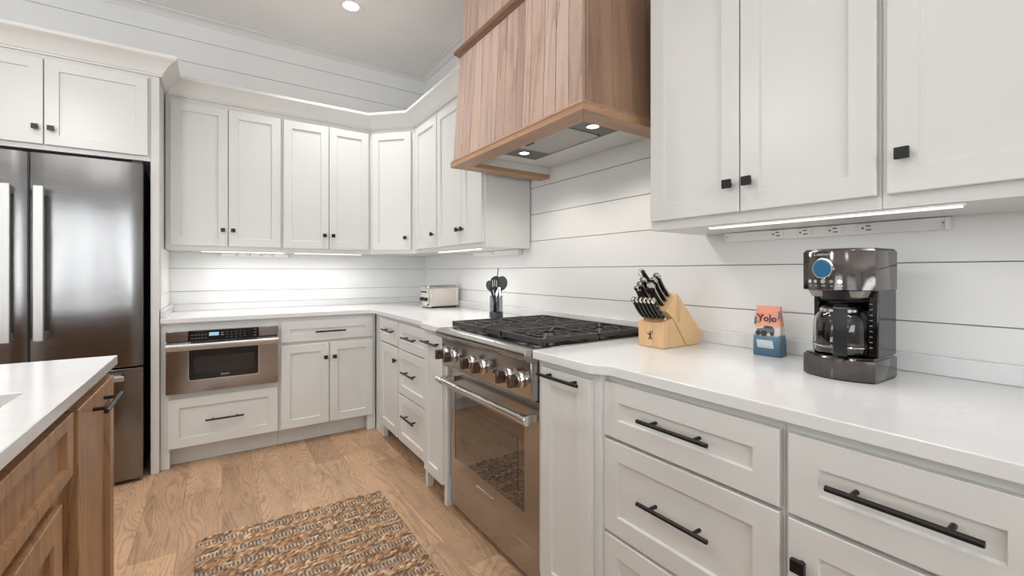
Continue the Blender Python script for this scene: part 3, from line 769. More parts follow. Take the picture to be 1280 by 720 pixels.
led_strip((.48, UY+.06), (.98, UY+.06), 'slim light bar under the cabinet beside the angled corner', 3.6)
def outlet_strip(origin, rz, L, outs, label):
    t = thing('outlet_strip', label, 'power strip', origin, rz)
    # local: x along, y towards the wall (0 = front), z down from the cabinet underside
    MB().prism([(0, -.002), (.012, -.030), (.016, -.034), (.034, -.034), (.034, -.002)], 0, 0, L).build('housing', M['outlet'], t, bevel=.001)
    for x in outs:
        c0 = Vector((x, .0052, -.0155)); sl = Vector((0, .012, -.028)).normalized(); nn = Vector((0, -sl.z, sl.y))*-1
        nn = Vector((0, -.92, -.39))
        def P(u, v, h): return c0+Vector((u, 0, 0))+sl*v+nn*h
        def blk(mb, u0, u1, v0, v1, h0, h1): mb.hexa([P(u0, v0, h0), P(u1, v0, h0), P(u1, v1, h0), P(u0, v1, h0), P(u0, v0, h1), P(u1, v0, h1), P(u1, v1, h1), P(u0, v1, h1)])
        mb = MB(); blk(mb, -.021, .021, -.0125, .0125, -.001, .004); o = mb.build('outlet', M['outlet'], t, bevel=.001)
        mb = MB(); blk(mb, -.002, .010, -.0075, -.0045, .0035, .0046); blk(mb, -.002, .010, .0045, .0075, .0035, .0046); blk(mb, -.013, -.008, -.0025, .0025, .0035, .0046)
        mb.build('slots', M['dark'], o)
    for x in (.008, L-.012): MB().box(x, x+.004, .004, .009, -.018, -.014).build('screw', M['grey'], t) if L > .5 else None
    MB().box(L-.004, L+.001, -.001, .034, -.035, -.002).build('end_plate', M['outlet'], t)
    return t
outlet_strip((XW-.036, .945, UB), R90, .62, [.19, .275, .36, .445], 'white outlet strip with four outlets under the near wall cabinets')
outlet_strip((XW-.036, 2.95, UB), R90, .62, [.30], 'white outlet strip under the cabinets left of the hood')
outlet_strip((.02, YW-.036, UB), 0, .45, [.10, .18, .26, .34], 'white outlet strip on the back wall under the cabinets')

# ------------------------------------------------------------------ island
IX = -.281
t = thing('countertop', 'white quartz island countertop with a sink cutout, lower left', 'countertop', (0, 0, 0))
xs = [-1.42, -.87, -.375, IX]; ys = [-.75, .72, 1.488, 1.972]
mb = MB(); V = {}
vs, fs = [], []
def vid(i, j, k):
    key = (i, j, k)
    if key not in V: V[key] = len(vs); vs.append((xs[i], ys[j], (.884, .914)[k]))
    return V[key]
hole = {(1, 1)}
for i in range(3):
    for j in range(3):
        if (i, j) in hole: continue
        fs.append((vid(i, j, 1), vid(i+1, j, 1), vid(i+1, j+1, 1), vid(i, j+1, 1))); fs.append((vid(i, j, 0), vid(i, j+1, 0), vid(i+1, j+1, 0), vid(i+1, j, 0)))
        for (di, dj, a, b) in ((-1, 0, (i, j), (i, j+1)), (1, 0, (i+1, j), (i+1, j+1)), (0, -1, (i, j), (i+1, j)), (0, 1, (i, j+1), (i+1, j+1))):
            ni, nj = i+di, j+dj
            if 0 <= ni < 3 and 0 <= nj < 3 and (ni, nj) not in hole: continue
            fs.append((vid(*a, 0), vid(*b, 0), vid(*b, 1), vid(*a, 1)))
mb.add(vs, fs); mb.build('slab', M['quartz'], t, bevel=.002)
s_ = thing('sink', 'stainless steel undermount sink in the island top', 'sink', (-.6225, 1.104, .884))
mb = MB(); w, l, d = .2525, .388, .20; th = .002
mb.box(-w, w, -l, l, -d, -d+th).box(-w, -w+th, -l, l, -d, -.0005).box(w-th, w, -l, l, -d, -.0005).box(-w, w, -l, -l+th, -d, -.0005).box(-w, w, l-th, l, -d, -.0005)
mb.build('basin', plain('sink_steel', srgb(150, 152, 154), .35, .9), s_, smooth=False)
MB().lathe((0, 0, -d+th), [(.045, 0), (.045, .003), (.03, .004), (.028, .001)], n=28).build('drain', M['chrome'], s_)
R9 = radians(90)
IF = -.312
def icab(label, y0, y1, face, fronts, rail=.055):
    t = thing('island_cabinet', label, 'cabinet', (face, y0, 0), R9)
    W_ = y1-y0
    mb = MB(); mb.box(.0004, W_-.0004, 0, .03, .1, .8835).box(.0004, .02, .03, .9, .1, .8835).box(W_-.02, W_-.0004, .03, .9, .1, .8835).box(.02, W_-.02, .88, .9, .1, .8835).box(.02, W_-.02, .03, .88, .1, .12)
    mb.build('body', M['oakz'], t, smooth=False)
    MB().box(.001, W_-.001, .07, .088, .001, .1).build('toe_kick', M['oakz'], t)
    return t
# far pull-out unit: bumps forward of the sink base
t = icab('oak pull-out cabinet at the far end of the island', 1.492, 1.948, -.3055, [])
o = shaker(.446, .75, .004, .104, 'pull_out_door', t, rail=.06, t=.0195, rec=.014, mat=M['oakz'])
mb = MB(); bar_handle(.22, o, .226, .815, y=-.0195, r=.0062, stand=.034)
t = icab('oak sink base cabinet of the island with one wide false drawer above doors', .70, 1.4915, IF, [])
o = shaker(.778, .152, .010, .701, 'false_drawer', t, rail=.055, t=.020, rec=.012, railz=.030, mat=M['oakz'])
o = shaker(.375, .565, .315, .104, 'door', t, rail=.06, t=.020, rec=.014, mat=M['oakz'])
o = shaker(.300, .565, .008, .104, 'door', t, rail=.06, t=.020, rec=.014, mat=M['oakz'])
t = icab('oak base cabinet at the near end of the island', -.72, .6995, IF, [])
for k in range(3): shaker(.46, .755, .012+k*.468, .104, 'door', t, rail=.06, t=.020, rec=.014, mat=M['oakz'])

# ------------------------------------------------------------------ rug
def rug():
    x0, x1, y0, y1 = -.078, .734, 1.0, 2.392
    nx, ny = 400, 690
    me = bpy.data.meshes.new('rug'); vs = []; cols = []
    random.seed(5)
    P = .0142
    rows = {}
    def rowinfo(k):
        if k not in rows:
            r = random.Random(k*31+3); kind = 'tick' if k % 8 in (3, 4) else ('dark' if k % 8 == 1 else 'jute')
            rows[k] = (kind, r.random(), r)
        return rows[k]
    cell = {}
    def cellc(k, c, ph):
        key = (k, c)
        if key not in cell:
            r = random.Random(k*9173+c*77+ph)
            kind = rowinfo(k)[0]
            jute = [(188, 154, 120), (204, 174, 140), (166, 130, 98), (140, 110, 84), (212, 186, 154), (186, 142, 104), (122, 98, 78)]
            if kind == 'tick': col = ((112, 103, 98) if c % 2 else (190, 172, 150)) if r.random() < .93 else (168, 138, 106)
            elif kind == 'dark': col = r.choice([(110, 98, 88), (150, 118, 88), (186, 146, 104), (98, 92, 92), (176, 134, 96)])
            else: col = r.choice(jute)
            f = .82+.3*r.random(); cell[key] = tuple(min(255, q*f) for q in col)
        return cell[key]
    for j in range(ny+1):
        y = y0+(y1-y0)*j/ny
        for i in range(nx+1):
            x = x0+(x1-x0)*i/nx
            yy = (y1-y)/P + .16*sin(x*9.0)+.1*sin(x*23+1.3)
            k = int(yy//1); fy = yy-k
            kind = rowinfo(k)[0]
            cw = .0072 if kind == 'tick' else .0155
            ph = x/cw + (0.0 if kind == 'tick' else abs(fy-.5)*1.3) + (.12*sin(x*40) if kind == 'tick' else rowinfo(k)[1])
            c = int(ph//1); fx = ph-c
            h = (abs(sin(pi*fy))**.6)*(.45+.55*abs(sin(pi*fx))**.7)
            edge = min(1, min(x-x0, x1-x, y-y0, y1-y)/.006+.15)
            jx = .0022*sin(y*310)+.0015*sin(y*77) if i in (0, nx) else 0
            vs.append((x+jx, y+(.0016*sin(x*290) if j in (0, ny) else 0), .003+.010*h*edge))
            if kind != 'tick' and fy < .5: c += 500
            cc = cellc(k, c, 0); v = .35+.65*min(1, h*1.15)
            cols.append(srgb(cc[0], cc[1], cc[2]))
    fs = []
    for j in range(ny):
        for i in range(nx):
            a = j*(nx+1)+i; fs.append((a, a+1, a+nx+2, a+nx+1))
    # skirt to the floor
    n0 = len(vs); border = [i for i in range(nx+1)] + [j*(nx+1)+nx for j in range(1, ny+1)] + [ny*(nx+1)+i for i in range(nx-1, -1, -1)] + [j*(nx+1) for j in range(ny-1, 0, -1)]
    for b in border: vs.append((vs[b][0], vs[b][1], .0008)); cols.append(cols[b])
    for q in range(len(border)):
        r = (q+1) % len(border); fs.append((border[q], border[r], n0+r, n0+q))
    me.from_pydata(vs, [], fs)
    at = me.color_attributes.new('yarn', 'FLOAT_COLOR', 'POINT')
    at.data.foreach_set('color', [c for q in cols for c in q])
    me.polygons.foreach_set('use_smooth', [True]*len(me.polygons))
    m, nt, bs = newmat('jute_yarn'); a = nd(nt, 'ShaderNodeAttribute'); a.attribute_name = 'yarn'
    v, _ = coords(nt, (900, 500, 900)); n = noise(nt, v, 1, 2)
    nt.links.new(mixc(nt, .55, a.outputs['Color'], ramp(nt, n, [(.3, (.55, .52, .5, 1)), (.7, (1.15, 1.12, 1.1, 1))]), 'MULTIPLY'), bs.inputs['Base Color'])
    bs.inputs['Roughness'].default_value = .9; bump(nt, bs, n, .5, .0015)
    me.materials.append(m)
    o = bpy.data.objects.new('rug', me); COL.objects.link(o)
    tag(o, 'braided jute rug with grey and tan stripes lying on the oak floor', 'rug')
rug()

# ------------------------------------------------------------------ toaster
t = thing('toaster', 'brushed steel toaster in the far counter corner', 'toaster', (1.335, 3.315, .914), radians(4))
# local: x along the body from the control end, y: 0 = wall side ... -.165 near side
def rrect(y0, y1, z0, z1, r, x, n=6):
    pts = []
    for (cy_, cz, a0) in ((y1-.012, z0+.012, -90), (y1-r, z1-r, 0), (y0+r, z1-r, 90), (y0+.012, z0+.012, 180)):
        rad = .012 if cz < z0+.02 else r
        for k in range(n+1):
            a = radians(a0+90*k/n); pts.append((x, cy_+rad*cos(a), cz+rad*sin(a)))
    return pts
mb = MB()
mb.loft([rrect(-.165, 0, .012, .172, .03, .020), rrect(-.165, 0, .012, .172, .03, .245)])
mb.build('shell', M['toaster'], t)
for xa, xb, xc, xd in ((.022, .006, 0, -.004), (.243, .259, .264, .268)):
    MB().loft([rrect(-.168, .003, .009, .176, .033, xa), rrect(-.168, .003, .009, .176, .033, xb), rrect(-.160, -.005, .016, .168, .03, xc)]).build('end_casting', M['polish'], t)
MB().box(.04, .225, -.062, -.034, .1715, .1735).box(.04, .225, -.131, -.103, .1715, .1735).build('slot', M['dark'], t)
MB().box(.02, .06, -.155, -.01, 0, .0125).box(.205, .245, -.155, -.01, 0, .0125).box(.06, .205, -.160, -.004, .004, .014).build('base', M['blackp'], t)
mb = MB()
for yy in (-.118, -.05): mb.lathe((-.001, yy, .070), [(.015, .0), (.015, -.014), (.009, -.018), (.004, -.026)], n=18, axis=0)
mb.build('dial', M['blackp'], t)
mb = MB(); mb.box(-.026, -.001, -.098, -.070, .122, .133); mb.build('lever', M['blackp'], t, bevel=.002)
MB().box(-.004, .0, -.155, -.135, .022, .034).build('release_button', M['blackp'], t, bevel=.001)
MB().box(.262, .270, -.04, -.03, .05, .12).build('cord_cleat', M['grey'], t)

# ------------------------------------------------------------------ utensil crock
CX, CY, CZ = 1.425, 2.302, .914
M['smoke'] = M['glass'].copy(); M['smoke'].name = 'smoky_glass'; M['smoke'].node_tree.nodes['Principled BSDF'].inputs['Base Color'].default_value = (.55, .57, .60, 1)
t = thing('utensil_holder', 'clear glass utensil holder with dark base beside the range', 'utensil holder', (CX, CY, CZ))
MB().lathe((0, 0, 0), [(.0405, .012), (.0405, .136), (.0375, .136), (.0385, .016)], n=36).build('glass', M['smoke'], t)
MB().lathe((0, 0, 0), [(.041, 0), (.043, .004), (.043, .034), (.0412, .036), (.0412, .0125), (.02, .0125)], n=36).build('base_ring', plain('smoky_base', srgb(44, 46, 54), .15), t)
def quadr(p0, p1, p2, n=10): return [Vector(p0)*(1-u)**2+Vector(p1)*2*u*(1-u)+Vector(p2)*u*u for u in [k/n for k in range(n+1)]]
RV = Vector((cos(radians(-33.8)), sin(radians(-33.8)), 0)); FV = Vector((sin(radians(33.8)), cos(radians(33.8)), 0))
def utensil(name, label, cat, foot, neck, head, r=.0052, bowl=None, slots=False, mat='blackp', hang=None):
    r = r*1.5 if r > .004 else r
    """foot, neck, head: (right, forward, up) in metres from the holder's centre"""
    t = thing(name, label, cat, (CX, CY, CZ), 0, 'utensils standing in the glass holder')
    P = lambda q: RV*q[0]+FV*q[1]+Vector((0, 0, q[2]))
    f, n, h = P(foot), P(neck), P(head)
    MB().tube([f, f.lerp(n, .5), n], [r, r*1.15, r*.8], 12).build('handle', M[mat], t)
    if bowl:
        a, b, d = bowl   # half length, half width, depth
        ax = (h-n).normalized(); side = RV - ax*RV.dot(ax); side.normalize(); nrm = ax.cross(side).normalized()
        c0 = n+ax*a*.93; mb = MB(); N = 20; rings = []
        for (s_, dz) in ((1, 0), (.98, .0022), (.8, .45*d), (.5, .85*d), (.2, d), (.2, d-.0025), (.5, .85*d-.0025), (.8, .45*d-.0025), (.94, -.0004)):
            rings.append([c0+ax*(cos(2*pi*k/N)*a*s_)+side*(sin(2*pi*k/N)*b*s_)+nrm*dz for k in range(N)])
        mb.loft(rings); mb.tube([n-ax*.03, n+ax*.006, n+ax*.02], [r*.8, r*1.2, r*.9], 10); mb.build('bowl', M[mat], t)
        if slots:
            m2 = MB()
            for s_ in (-1, 0, 1):
                q = c0+side*(s_*b*.42); L = a*(.55 if s_ else .7)
                m2.tube([q-ax*L-nrm*.0015, q+ax*L*.8-nrm*.0015], .0019, 8, flat=.35)
            m2.build('slots', M['outlet'], t)
    return t
utensil('serving_spoon', 'black spoon leaning right, the largest head in the glass holder', 'spoon', (-.012, .01, .020), (.026, .008, .170), (.042, .010, .27), bowl=(.045, .036, .012))
utensil('slotted_spoon', 'black slotted spoon standing in the middle of the glass holder', 'spoon', (.010, -.006, .020), (-.008, -.012, .175), (-.012, -.016, .28), bowl=(.040, .029, .010), slots=True)
utensil('ladle', 'black ladle leaning left out of the glass holder', 'ladle', (.016, .004, .020), (-.030, .004, .165), (-.056, .008, .25), bowl=(.034, .024, .022))
utensil('spatula', 'black turner behind the spoons with only its edge showing', 'spatula', (-.006, .02, .020), (-.002, .018, .180), (-.004, .024, .27), bowl=(.040, .030, .004))
t = utensil('whisk', 'thin black handle rising highest out of the glass holder', 'utensil', (-.02, .0, .018), (.012, .024, .306), (0, 0, 0), r=.0030)
t = thing('tongs', 'silver tongs tips showing between the black spoons', 'tongs', (CX, CY, CZ), 0, 'utensils standing in the glass holder')
for s_ in (-1, 1):
    pts = [RV*x_+FV*(-.022)+Vector((0, 0, z_)) for x_, z_ in ((.010, .02), (.010+s_*.006, .10), (.012+s_*.012, .150), (.020+s_*.004, .188))]
    MB().tube(pts, [.004, .005, .005, .003], 10).build('arm', M['polish'], t)

# ------------------------------------------------------------------ knife block (front faces -X)
BX, BY0, BY1 = 1.34, 1.018, 1.130
kb = thing('knife_block', 'light wooden knife block full of black-handled knives', 'knife block', (BX, (BY0+BY1)/2, .914))
HW = (BY1-BY0)/2
MB().prism([(0, .001), (.137, .001), (.056, .108), (.0, .094)], 1, -HW, HW).build('front_block', M['block'], kb, bevel=.002)
# rear slanted body, hollow at the top to show the slots
pr = [(.139, .001), (.215, .001), (.246, .033), (.0815, .2015), (.018, .137), (.058, .1095)]
MB().prism(pr, 1, -HW-.002, HW+.002).build('slanted_body', M['block'], kb, bevel=.002)
# burnt figure mark
mb = MB()
def seg(p, q, w): # stroke on the front face
    p, q = Vector(p), Vector(q); d = (q-p).normalized(); n = Vector((-d.y, d.x))*w/2
    pts = [p-n, q-n, q+n, p+n]; mb.loft([[(-.0002, a.x, a.y) for a in pts], [(-.0008, a.x, a.y) for a in pts]])
fz_ = .05
for a, b, w in (((.0, fz_+.004), (.0, fz_-.008), .0068), ((-.0, fz_-.007), (-.006, fz_-.020), .0044), ((.0, fz_-.007), (.006, fz_-.020), .0044), ((0, fz_+.001), (.008, fz_-.003), .0038), ((.008, fz_-.003), (.012, fz_+.004), .0032), ((0, fz_+.001), (-.008, fz_+.003), .0038), ((-.008, fz_+.003), (-.010, fz_+.014), .0022), ((.006, fz_-.020), (.009, fz_-.020), .002), ((-.006, fz_-.020), (-.003, fz_-.020), .002)):
    seg(a, b, w)
mb.lathe((-.0008, 0, fz_+.009), [(.0032, 0), (.0032, .0006)], n=14, axis=0)
mb.build('figure_mark', plain('burnt_mark', srgb(62, 44, 34), .6), kb)
mb = MB()
for k in range(3):
    sx, sz = .070-k*.013, .190-k*.013
    mb.tube([(sx, .012, sz+.0022), (sx, .040, sz+.0022)], .0025, 8)
mb.build('slot_mark', M['dark'], kb)
DIR = Vector((-.68, 0, .73)).normalized(); UPN = Vector((.73, 0, .68)).normalized()
def knife(name, label, base, L, w, th, cat='knife', steak=False, group=None, tilt=0.0, flat=False):
    """handle from base (block coordinates) along DIR"""
    t = thing(name, label, cat, (BX+base[0], (BY0+BY1)/2+base[1], .914+base[2]), 0, group)
    d = (DIR+Vector((0, tilt, 0))).normalized(); yv = Vector((0, 1, 0)); yv = (yv-d*yv.dot(d)).normalized(); u = yv.cross(d)*-1
    if u.z < 0: u = -u
    if flat: u, yv = -yv, u
    N = 10; rings = []
    for k in range(N+1):
        s_ = k/N; q = d*(L*(.05+.83*s_)) + u*(-.004*sin(pi*s_)+.003*s_*s_)*(w/.022)
        hw = w/2*(.78+.18*sin(pi*s_*.9+.3)+.16*s_**3); ht_ = th/2
        ring = []
        for (a, b) in ((-1, -.6), (-.7, -1), (.7, -1), (1, -.6), (1, .6), (.7, 1), (-.7, 1), (-1, .6)): ring.append(q+u*(a*hw)+yv*(b*ht_))
        rings.append(ring)
    MB().loft(rings).build('handle', M['blackp'], t, angle=50)
    mb = MB()
    q0, q1 = d*(L*.84), d*(L*1.0)
    for q in (0,):
        hw = w/2*1.06
        o_ = u*.003*(w/.022)
        mb.hexa([q0+o_-u*hw-yv*th*.52, q0+o_+u*hw-yv*th*.52, q0+o_+u*hw+yv*th*.52, q0+o_-u*hw+yv*th*.52, q1+o_-u*hw*.9-yv*th*.48, q1+o_+u*hw*.75-yv*th*.48, q1+o_+u*hw*.75+yv*th*.48, q1+o_-u*hw*.9+yv*th*.48])
    mb.build('end_cap', M['polish'], t, bevel=.0015)
    MB().hexa([d*-.012-u*w*.36-yv*th*.25, d*-.012+u*w*.36-yv*th*.25, d*-.012+u*w*.36+yv*th*.25, d*-.012-u*w*.36+yv*th*.25, d*L*.06-u*w*.40-yv*th*.45, d*L*.06+u*w*.40-yv*th*.45, d*L*.06+u*w*.40+yv*th*.45, d*L*.06-u*w*.40+yv*th*.45]).build('bolster', M['polish'], t, bevel=.001)
    # tang strip along the spine and rivets
    ring = [d*(L*(.05+.83*k/8)) + u*(-.004*sin(pi*k/8)+.003*(k/8)**2)*(w/.022) + u*(w/2*(.78+.18*sin(pi*k/8*.9+.3)+.16*(k/8)**3)) for k in range(9)]
    MB().tube(ring, .0024, 6).build('tang', M['polish'], t)
    mb = MB()
    for f in (.25, .48, .70):
        q = d*(L*f)+u*(-.003*(w/.022)); mb.cyl(q-yv*(th*.53), q+yv*(th*.53), .0023, n=10)
    mb.build('rivets', M['polish'], t)
    return t
gs = 'steak knives along the front ledge of the knife block'
sl = ['steak knife at the cooktop end of the front row', 'second steak knife from the cooktop end of the front row', 'third steak knife from the cooktop end of the front row', 'third steak knife from the coffee bag end of the front row', 'second steak knife from the coffee bag end of the front row', 'steak knife at the coffee bag end of the front row, side rivets showing']
for k in range(6):
    knife('steak_knife', sl[k], (.022, HW-.011-k*.0180, .109), .100, .019, .0105, steak=True, group=gs)
knife('kitchen_knife', 'black-handled knife with the lowest end cap on the cooktop side of the block', (.030, .034, .149), .105, .022, .013, flat=True)
knife('kitchen_knife', 'black-handled knife just above the lowest one on the cooktop side', (.045, .032, .164), .106, .022, .013, flat=True)
knife('kitchen_knife', 'black-handled knife below the ringed sharpening steel', (.060, .030, .179), .108, .022, .013, flat=True)
knife('kitchen_knife', 'large lower knife of the three nearest the coffee bag side', (.036, -.028, .155), .116, .025, .0135, flat=True)
knife('kitchen_knife', 'middle knife of the three nearest the coffee bag side', (.053, -.028, .172), .118, .024, .013, flat=True)
knife('kitchen_knife', 'top knife of the three nearest the coffee bag side', (.070, -.028, .189), .116, .023, .013, flat=True)
t = thing('sharpening_steel', 'round black-handled sharpening steel with wire ring, topmost in the block', 'sharpening steel', (BX+.075, (BY0+BY1)/2+.030, .914+.194))
MB().tube([DIR*.0, DIR*.03, DIR*.07, DIR*.105, DIR*.118], [.007, .0085, .0095, .0085, .006], 16).build('handle', M['blackp'], t)
ctr = DIR*.122+Vector((0, .004, 0)); MB().tube([ctr+Vector((cos(a)*.013, .004, sin(a)*.013-.004)) for a in [k*2*pi/18 for k in range(19)]], .0014, 6).build('ring', M['polish'], t)
MB().lathe((DIR.x*.119, 0, DIR.z*.119), [(.004, -.006), (.008, -.002), (.008, .004), (.004, .008)], n=14).build('end_knob', M['blackp'], t)
t = thing('kitchen_shears', 'black-handled kitchen shears in the middle of the knife block', 'shears', (BX+.045, (BY0+BY1)/2+.004, .914+.164))
for s_ in (-1, 1):
    c_ = DIR*.035+UPN*(-.004+s_*.0)+Vector((0, s_*.0, 0))
    lp = [DIR*(.042+.032*cos(a))+Vector((0, s_*.016+.0125*sin(a), 0))+UPN*(.002) for a in [k*2*pi/20 for k in range(21)]]
    MB().tube(lp, .0042, 8).build('handle_loop', M['blackp'], t)
MB().hexa([DIR*-.012+Vector((-.002, -.010, 0)), DIR*-.012+Vector((.002, -.010, 0)), DIR*-.012+Vector((.002, .010, 0)), DIR*-.012+Vector((-.002, .010, 0)), DIR*.014+Vector((-.003, -.014, 0)), DIR*.014+Vector((.003, -.014, 0)), DIR*.014+Vector((.003, .014, 0)), DIR*.014+Vector((-.003, .014, 0))]).build('blade_neck', M['polish'], t, bevel=.001)

# ------------------------------------------------------------------ coffee bag
t = thing('coffee_bag', 'small coral and blue coffee bag printed Yolo beside the coffee maker', 'bag', (1.518, .744, .914), radians(-90+5))
# local: x to the right seen from the front, y back, front face y ~ 0
def bagmat():
    m, nt, bs = newmat('printed_bag')
    tc = nd(nt, 'ShaderNodeTexCoord'); sx = nd(nt, 'ShaderNodeSeparateXYZ'); nt.links.new(tc.outputs['Object'], sx.inputs[0])
    v, _ = coords(nt, (45, 45, 45)); n = noise(nt, v, 1, 3)
    hgt = math_(nt, 'ADD', sx.outputs[2], math_(nt, 'MULTIPLY', math_(nt, 'SUBTRACT', n, .5), .022))
    r = nd(nt, 'ShaderNodeMapRange'); r.inputs[1].default_value = 0; r.inputs[2].default_value = .166; nt.links.new(hgt, r.inputs[0])
    c = ramp(nt, r.outputs[0], [(0, srgb(66, 98, 118)), (.28, srgb(84, 116, 134)), (.40, srgb(104, 134, 148)), (.43, srgb(214, 216, 212)), (.57, srgb(222, 218, 210)), (.60, srgb(236, 170, 142)), (.8, srgb(232, 150, 126)), (1, srgb(230, 158, 136))])
    nt.nodes[-1].color_ramp.interpolation = 'LINEAR' if hasattr(nt.nodes[-1], 'color_ramp') else 'LINEAR'
    nt.links.new(c, bs.inputs['Base Color']); bs.inputs['Roughness'].default_value = .42
    v2, _ = coords(nt, (35, 35, 20)); bump(nt, bs, noise(nt, v2, 1, 2), .35, .004)
    return m
hw, dp = .0415, .052
def bring(z, w, d, off=0, gus=0.0):
    y0_, y1_ = off, off+d; ym = (y0_+y1_)/2
    return [(-w, y0_+.004, z), (-w+.004, y0_, z), (0, y0_-.0015, z), (w-.004, y0_, z), (w, y0_+.004, z), (w-gus, ym, z), (w, y1_-.003, z), (0, y1_, z), (-w, y1_-.003, z), (-w+gus, ym, z)]
mb = MB(); mb.loft([bring(.0005, hw, dp, 0, .0), bring(.006, hw+.0015, dp+.002, -.001, .001), bring(.05, hw+.001, dp, -.001, .004), bring(.10, hw-.0015, dp*.72, .004, .006), bring(.135, hw-.003, dp*.42, .010, .006), bring(.158, hw-.004, .012, .016, .002), bring(.166, hw-.004, .010, .017, .001)])
bag = mb.build('pouch', bagmat(), t, angle=60)
MB().box(-.036, .036, .0135, .0168, .150, .1665).build('folded_top', plain('bag_top_coral', srgb(232, 158, 136), .45), t, bevel=.001)
ink = plain('bag_dark_ink', srgb(44, 42, 58), .5)
def fy(z): # front face y at height z
    pts = [(0, 0), (.05, -.001), (.10, .004), (.135, .010), (.158, .016)]
    for (a, b), (c_, d) in zip(pts[:-1], pts[1:]):
        if a <= z <= c_: return b+(d-b)*(z-a)/(c_-a)-.0022
    return .013
tilt = radians(90)-math.atan2(.006, .035)
def decal(poly, mat, name, h=0.0):
    mb = MB()
    mb.loft([[(x, fy(z)-h, z) for x, z in poly], [(x, fy(z)-h-.0005, z) for x, z in poly]])
    return mb.build(name, mat, bag)
text_mesh('Yolo', .031, ink, bag, (.0, fy(.126)-.0012, .125), (tilt+.06, 0, 0), offset=.0006, extrude=.0005)
mb = MB()
for (x, z, w) in ((-.0325, .1378, .010), (-.0185, .1378, .009), (-.0250, .1132, .009), (.0085, .1132, .008), (.0065, .1390, .006)): mb.loft([[(x-w/2, fy(z)-.0012, z-.0008), (x+w/2, fy(z)-.0012, z-.0008), (x+w/2, fy(z)-.0012, z+.0008), (x-w/2, fy(z)-.0012, z+.0008)], [(x-w/2, fy(z)-.0018, z-.0008), (x+w/2, fy(z)-.0018, z-.0008), (x+w/2, fy(z)-.0018, z+.0008), (x-w/2, fy(z)-.0018, z+.0008)]])
mb.build('letter_serifs', ink, bag)
carm = plain('bag_grey_ink', srgb(112, 108, 110), .5); dkm = plain('bag_wheel_ink', srgb(52, 46, 48), .5)
decal([(-.030, .078), (.022, .078), (.025, .082), (.024, .092), (.018, .101), (-.006, .102), (-.012, .093), (-.030, .090)], carm, 'printed_car', .0006)
decal([(-.004, .093), (.019, .093), (.015, .0990), (-.003, .0995)], dkm, 'printed_window', .0012)
for cx_, rr_ in ((-.025, .0085), (-.007, .010), (.018, .0065)):
    decal([(cx_+rr_*cos(k*pi/8), .0765+rr_*sin(k*pi/8)) for k in range(16)], dkm, 'printed_wheel', .0013)
decal([(-.026, .028), (.024, .028), (.020, .054), (-.030, .054)], plain('bag_pale_label', srgb(186, 206, 212), .5), 'printed_label', .0006)
decal([(-.020, .032), (.016, .032), (.016, .036), (-.020, .036)], plain('bag_pink_ink', srgb(222, 172, 162), .5), 'printed_band', .0012)
for p in ((-.036, .118), (.036, .138)):
    decal([(p[0]+q[0], p[1]+q[1]) for q in ((-.0035, -.014), (.004, -.012), (.0055, -.006), (.003, -.002), (.0045, .004), (.001, .012), (-.003, .013))], plain('bag_tree_ink', srgb(96, 110, 122), .5), 'printed_tree', .0008)

# ------------------------------------------------------------------ coffee maker (front faces -X)
t = thing('coffee_maker', 'dark stainless drip coffee maker with a round blue display', 'coffee maker', (1.36, .486, .914), R90+radians(-2))
# local: x right seen from the front, y back (front corner plane y=0, bulges forward), width .166
HWc, DPc = .082, .150
def dshape(w, d, bul, z, inset=0.0, n=16):
    pts = []
    for k in range(n+1):
        u = -1+2*k/n; pts.append((u*(w-inset), -bul*(1-u*u)+inset*(1-abs(u))*0+inset, z))
    pts += [(w-inset, d-.012-inset, z), (w-.004-inset, d-.003-inset, z), (w-.015-inset, d-inset, z), (-w+.015+inset, d-inset, z), (-w+.004+inset, d-.003-inset, z), (-w+inset, d-.012-inset, z)]
    return pts
MB().loft([dshape(HWc, DPc, .030, .002, .002), dshape(HWc, DPc, .030, .006), dshape(HWc, DPc, .030, .055), dshape(HWc, DPc, .030, .058, .003)]).build('base', M['darksteel'], t, angle=40)
MB().loft([dshape(HWc, DPc, .030, -.0, .006), dshape(HWc, DPc, .030, .0035, .001)]).build('foot_rim', M['blackp'], t)
MB().loft([dshape(HWc, DPc, .030, .0575, .004), dshape(HWc, DPc, .030, .0615, .006)]).build('warming_plate', M['blackg'], t)
# rear tower and side posts
mb = MB(); mb.box(-.072, .074, .085, .147, .0605, .235); mb.box(-.078, -.064, .050, .147, .0605, .235); mb.box(.056, .078, .030, .147, .0605, .235); mb.build('tower', M['blackg'], t, bevel=.003)
mb = MB()
for k in range(9): mb.box(.060, .066, .0294, .0305, .085+k*.014, .087+k*.014)
mb.build('level_marks', M['grey'], t)
hdo = MB().loft([dshape(HWc, DPc, .030, .232, .002), dshape(HWc, DPc, .030, .234), dshape(HWc, DPc, .030, .334), dshape(HWc, DPc, .030, .336, .001)]).build('head', M['darksteel'], t, angle=40)
MB().loft([dshape(HWc, DPc, .030, .3355, .002), dshape(HWc, DPc, .030, .341, .004), dshape(HWc, DPc, .030, .342, .010)]).build('lid', M['blackp'], t)
